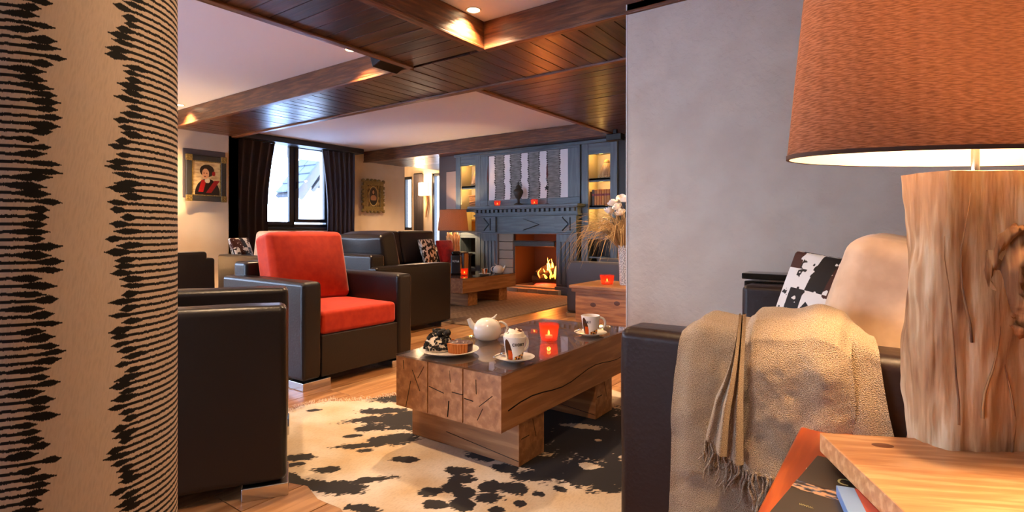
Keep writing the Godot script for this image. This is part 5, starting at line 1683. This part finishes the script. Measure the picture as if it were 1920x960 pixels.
# ------------------------------------------------------------------ chest with dried flowers, far lamp
func far_corner() -> void:
	var t := thing("wooden_chest", "knotty wooden chest with overhanging lid behind the plaster wall end", "chest", Vector3(-1.98, 0, -4.58))
	part(t, "body", bx(Vector3(0.86, 0.44, 0.5), 0.004), M.chest, Vector3(0, 0.22, 0))
	part(t, "lid", bx(Vector3(0.93, 0.03, 0.6), 0.005), M.chest, Vector3(-0.005, 0.485, 0))
	part(t, "lid_rim", bx(Vector3(0.9, 0.032, 0.56), 0.004), M.chest, Vector3(-0.005, 0.455, 0))
	mat("chest_knot", Color(0.27, 0.14, 0.07), 0.6)
	for k in [[-0.25, 0.33], [-0.02, 0.36], [0.02, 0.14], [-0.1, 0.05]]:
		var b := MB.new()
		b.lathe(Transform3D(Basis(Vector3.RIGHT, PI / 2), Vector3(k[0], k[1], 0.2495)), [Vector2(0.024, 0), Vector2(0.018, 0.0015), Vector2(0.0, 0.002)], 14, 1.3, 0.9)
		part(t, "knot", b, M.chest_knot)
	candle(Vector3(-2.19, 0.5, -4.53), 0.085, 0.12, "red glass candle holder with lit candle on the wooden chest")
	var v := thing("flower_vase", "grey glazed vase of dried grasses and white roses on the chest", "vase", Vector3(-2.03, 0.5, -4.58))
	var b := MB.new()
	b.lathe(Transform3D(), [Vector2(0, 0), Vector2(0.05, 0), Vector2(0.055, 0.02), Vector2(0.06, 0.2), Vector2(0.068, 0.33), Vector2(0.072, 0.36), Vector2(0.066, 0.36), Vector2(0.06, 0.3), Vector2(0.0, 0.28)], 28)
	var vm := mat("vase_glaze", Color.WHITE, 0.3)
	vm.albedo_texture = ramp_tex(noise(0.05, 151, 4), [[0.3, Color(0.5, 0.5, 0.5)], [0.7, Color(0.8, 0.8, 0.78)]], 256)
	tri(vm, Vector3.ONE * 5)
	part(v, "vase", b, vm)
	var gr := MB.new()
	for k in 420:
		var a := rng.randf() * TAU
		var e := pow(rng.randf(), 0.7) * 0.55
		var d := Vector3(cos(a) * e, 0, sin(a) * e)
		var droop := rng.randf() * (0.2 + e)
		var hgt := rng.randf_range(0.25, 0.5) * (1.0 - 0.45 * e)
		var p0 := Vector3(cos(a) * 0.03, 0.3, sin(a) * 0.03)
		gr.tube([p0, p0 + d * 0.35 + Vector3(0, hgt * 0.75, 0), p0 + d * 0.8 + Vector3(0, hgt * (1.0 - droop * 0.9), 0), p0 + d * 1.05 + Vector3(0, hgt * (1.0 - droop * 2.2), 0)], 0.0022, 0.001, 4, false)
	part(v, "dried_grass", gr, mat("straw", Color(0.62, 0.5, 0.32), 0.8)).set_meta("kind", "stuff")
	var fm := mat("petal", Color(0.90, 0.87, 0.84), 0.7, 0.3)
	fm.backlight_enabled = true
	fm.backlight = Color(0.3, 0.28, 0.26)
	var spots := [Vector3(-0.105, 0.75, 0.05), Vector3(-0.04, 0.71, 0.1), Vector3(0.02, 0.78, 0.05), Vector3(-0.13, 0.68, 0.07), Vector3(0.0, 0.66, 0.12), Vector3(0.08, 0.72, 0.06), Vector3(-0.05, 0.79, -0.02), Vector3(0.07, 0.8, -0.04)]
	for k in spots.size():
		var f := MB.new()
		for ring in 3:
			for j in 5:
				var a := TAU * j / 5 + ring * 0.6 + k
				var rr := 0.012 + 0.014 * ring
				f.grid(func(s, w):
					var aa: float = a + (s - 0.5) * 1.5
					var q: float = rr * (0.35 + 0.9 * sin(w * 1.5))
					return Vector3(cos(aa) * q, w * (0.062 - 0.012 * ring) * (1.0 - 0.25 * pow(2.0 * s - 1.0, 2.0)) - 0.03, sin(aa) * q), 5, 4)
		var o := part(v, "rose", f, fm, spots[k])
		o.rotation = Vector3(rng.randf_range(-0.3, 0.9), 0, rng.randf_range(-0.4, 0.6))
	var st := MB.new()
	for p in spots: st.tube([Vector3(p.x * 0.2, 0.3, p.z * 0.2), p * Vector3(0.7, 0, 0.7) + Vector3(0, 0.55, 0), p - Vector3(0, 0.03, 0)], 0.003, 0.003, 5)
	part(v, "stems", st, mat("stem_green", Color(0.25, 0.27, 0.14), 0.8))
	# lamp in the far corner: cone shade on a bundle of pale sticks
	var s := thing("side_table", "dark side table carrying the stick lamp beside the brown sofa", "side table", Vector3(-6.22, 0, -6.9))
	part(s, "table_top", bx(Vector3(0.5, 0.04, 0.44), 0.006), M.cabinet_dark, Vector3(0, 0.58, 0))
	for x in [-0.21, 0.21]:
		for z in [-0.18, 0.18]: part(s, "leg", bx(Vector3(0.04, 0.56, 0.04)), M.cabinet_dark, Vector3(x, 0.28, z))
	var l := thing("table_lamp", "stick bundle lamp with brown linen shade in the far corner", "lamp", Vector3(-6.22, 0.6, -6.9))
	wood("stick", Color(0.5, 0.36, 0.22), Color(0.72, 0.58, 0.42), Color(0.85, 0.74, 0.58), 1, 0.8, 17, 8.0)
	for k in 26:
		var a := TAU * k / 26.0 * 2.0
		var r := 0.05 if k % 2 else 0.095
		var sb := MB.new()
		sb.tube([Vector3(cos(a) * r * 1.1, 0, sin(a) * r * 1.1), Vector3(cos(a) * r, 0.18, sin(a) * r), Vector3(cos(a) * r * 1.15, 0.33 + 0.03 * sin(k * 2.0), sin(a) * r * 1.15)], 0.016, 0.013, 6)
		part(l, "stick", sb, M.stick)
	var rod := MB.new()
	rod.tube([Vector3(0, 0.2, 0), Vector3(0, 0.52, 0)], 0.008, 0.008, 8)
	part(l, "rod", rod, M.iron)
	shade(l, 0.385, 0.745, 0.265, 0.225, M.shade_linen)
	var bu := MB.new()
	bu.ball(Vector3(0, 0.55, 0), Vector3(0.03, 0.04, 0.03), 12)
	part(l, "bulb", bu, M.lamp_bulb)
	omni(l, Vector3(0, 0.55, 0), Color(1.0, 0.8, 0.58), 0.9, 0.03)

# ------------------------------------------------------------------ mantel and shelf ornaments
func small_mantel() -> void:
	var Y := 1.393
	candle(Vector3(-5.39, Y, -7.06), 0.085, 0.11, "red glass candle holder on the mantel left of the dark urn")
	candle(Vector3(-4.66, Y, -7.06), 0.085, 0.11, "red glass candle holder on the mantel right of the dark urn")
	var u := thing("lidded_urn", "dark bronze lidded urn standing in the middle of the mantel", "urn", Vector3(-4.96, Y, -7.05))
	var b := MB.new()
	b.lathe(Transform3D(), [Vector2(0, 0), Vector2(0.075, 0), Vector2(0.07, 0.02), Vector2(0.025, 0.04), Vector2(0.02, 0.09), Vector2(0.05, 0.13), Vector2(0.08, 0.2), Vector2(0.075, 0.24), Vector2(0.04, 0.27)], 28)
	part(u, "body", b, M.carved_black)
	b = MB.new()
	b.lathe(Transform3D(), [Vector2(0.045, 0.265), Vector2(0.05, 0.275), Vector2(0.035, 0.31), Vector2(0.012, 0.33), Vector2(0.022, 0.35), Vector2(0.0, 0.385)], 24)
	part(u, "lid", b, M.carved_black)
	for k in 2:
		var x: float = [-5.56, -4.4][k]
		var o := thing("mantel_spear", ["thin rod ornament with a red tip at the left end of the mantel", "thin rod ornament with dark star at the right end of the mantel"][k], "ornament", Vector3(x, Y, -7.02))
		var r := MB.new()
		r.tube([Vector3(0, 0, 0), Vector3(0, 0.42, 0)], 0.004, 0.004, 6)
		part(o, "rod", r, M.iron)
		var tip := MB.new()
		tip.lathe(Transform3D(), [Vector2(0.003, 0.38), Vector2(0.014, 0.46), Vector2(0.0, 0.7)], 10)
		part(o, "tip", tip, mat("spear_red", Color(0.36, 0.1, 0.1), 0.5))
		var foot := MB.new()
		foot.lathe(Transform3D(), [Vector2(0, 0), Vector2(0.04, 0), Vector2(0.035, 0.008), Vector2(0.004, 0.012)], 16)
		part(o, "foot", foot, M.iron)
		if k == 1:
			var st := MB.new()
			var poly := PackedVector2Array()
			for j in 10:
				var a := TAU * j / 10.0 + PI / 2
				poly.append(Vector2(cos(a), sin(a)) * (0.045 if j % 2 == 0 else 0.02))
			st.prism(Transform3D(Basis.IDENTITY, Vector3(0.0, 0.25, 0.004)), poly, 0.012)
			part(o, "star", st, M.iron)
	# niche contents
	for e in [[-6.07, "left"], [-3.56, "right"]]:
		var c := thing("woven_cone", "pale woven cone ornament on the top shelf of the %s niche" % ("lamp side" if e[1] == "left" else "flower side"), "ornament", Vector3(e[0], 1.771, -7.36))
		var cb := MB.new()
		cb.lathe(Transform3D(), [Vector2(0, 0), Vector2(0.1, 0), Vector2(0.105, 0.06), Vector2(0.085, 0.15), Vector2(0.05, 0.22), Vector2(0, 0.24)], 24)
		part(c, "core", cb, M.stick)
		for k in 7:
			var ring := MB.new()
			var pts := []
			var y := 0.015 + k * 0.028
			var r := 0.108 - 0.004 * k - 0.0016 * k * k
			for j in 25: pts.append(Vector3(cos(TAU * j / 24.0) * r, y + 0.008 * sin(j * 2.6 + k), sin(TAU * j / 24.0) * r))
			ring.tube(pts, 0.008, 0.008, 6)
			part(c, "woven_band", ring, M.stick)
		var cap := MB.new()
		cap.ball(Vector3(0, 0.235, 0), Vector3(0.045, 0.05, 0.045), 14)
		part(c, "cap", cap, M.stick)
	wood("wicker", Color(0.3, 0.19, 0.1), Color(0.5, 0.35, 0.2), Color(0.62, 0.47, 0.3), 0, 0.7, 18, 9.0, 0.5)
	var bk := thing("wicker_basket", "brown wicker basket on the middle shelf of the lamp side niche", "basket", Vector3(-6.08, 1.366, -7.36))
	for k in 6: part(bk, "woven_row", bx(Vector3(0.2 - 0.006 * (k % 2), 0.036, 0.18), 0.014, Vector3.ZERO, 2), M.wicker, Vector3(0, 0.02 + k * 0.036, 0))
	part(bk, "lid", bx(Vector3(0.21, 0.025, 0.19), 0.01, Vector3.ZERO, 2), M.wicker, Vector3(0, 0.232, 0))
	var cols := [Color(0.2, 0.14, 0.06), Color(0.72, 0.42, 0.08), Color(0.78, 0.48, 0.1), Color(0.74, 0.4, 0.08), Color(0.8, 0.5, 0.12), Color(0.7, 0.4, 0.1), Color(0.76, 0.46, 0.1), Color(0.72, 0.4, 0.09)]
	for k in 8:
		var t := thing("old_book", "old tan leather book in the row in the flower side niche" if k > 0 else "dark book at the end of the tan row in the flower side niche", "book", Vector3(-3.735 + k * 0.041, 1.366, -7.33), 0, "tan books in the niche" if k > 0 else "")
		var m := mat("book_%d" % k, cols[k], 0.5)
		part(t, "cover", bx(Vector3(0.038, 0.235, 0.16), 0.004), m, Vector3(0, 0.1175, 0))
		part(t, "pages", bx(Vector3(0.03, 0.228, 0.158)), M.shade_lining, Vector3(0, 0.1185, -0.003))
		part(t, "spine_label", bx(Vector3(0.034, 0.03, 0.004)), mat("book_label", Color(0.5, 0.1, 0.04), 0.5), Vector3(0, 0.155, 0.0795))
	var jar := thing("glass_jar", "small lit yellow jar on the bottom shelf of the lamp side niche", "jar", Vector3(-6.06, 0.98, -7.3))
	var jb := MB.new()
	jb.rbox(Transform3D(Basis.IDENTITY, Vector3(0, 0.09, 0)), Vector3(0.1, 0.18, 0.1), 0.015, 2)
	part(jar, "body", jb, mat("amber_jar", Color(0.85, 0.6, 0.15), 0.3))
	part(jar, "lid", bx(Vector3(0.104, 0.03, 0.104), 0.008), mat("jar_lid", Color(0.85, 0.75, 0.45), 0.4), Vector3(0, 0.2, 0))
	var kn := thing("ring_ornament", "cream ring ornament on a rounded foot in the flower side niche", "ornament", Vector3(-3.57, 0.98, -7.3))
	var kb := MB.new()
	kb.ball(Vector3(0, 0.05, 0), Vector3(0.1, 0.055, 0.07), 16)
	part(kn, "foot", kb, M.shade_lining)
	var rb := MB.new()
	var ring := []
	for j in 25: ring.append(Vector3(cos(TAU * j / 24.0) * 0.05, 0.15 + sin(TAU * j / 24.0) * 0.05, 0))
	rb.tube(ring, 0.014, 0.014, 8, false)
	part(kn, "ring", rb, M.shade_lining)
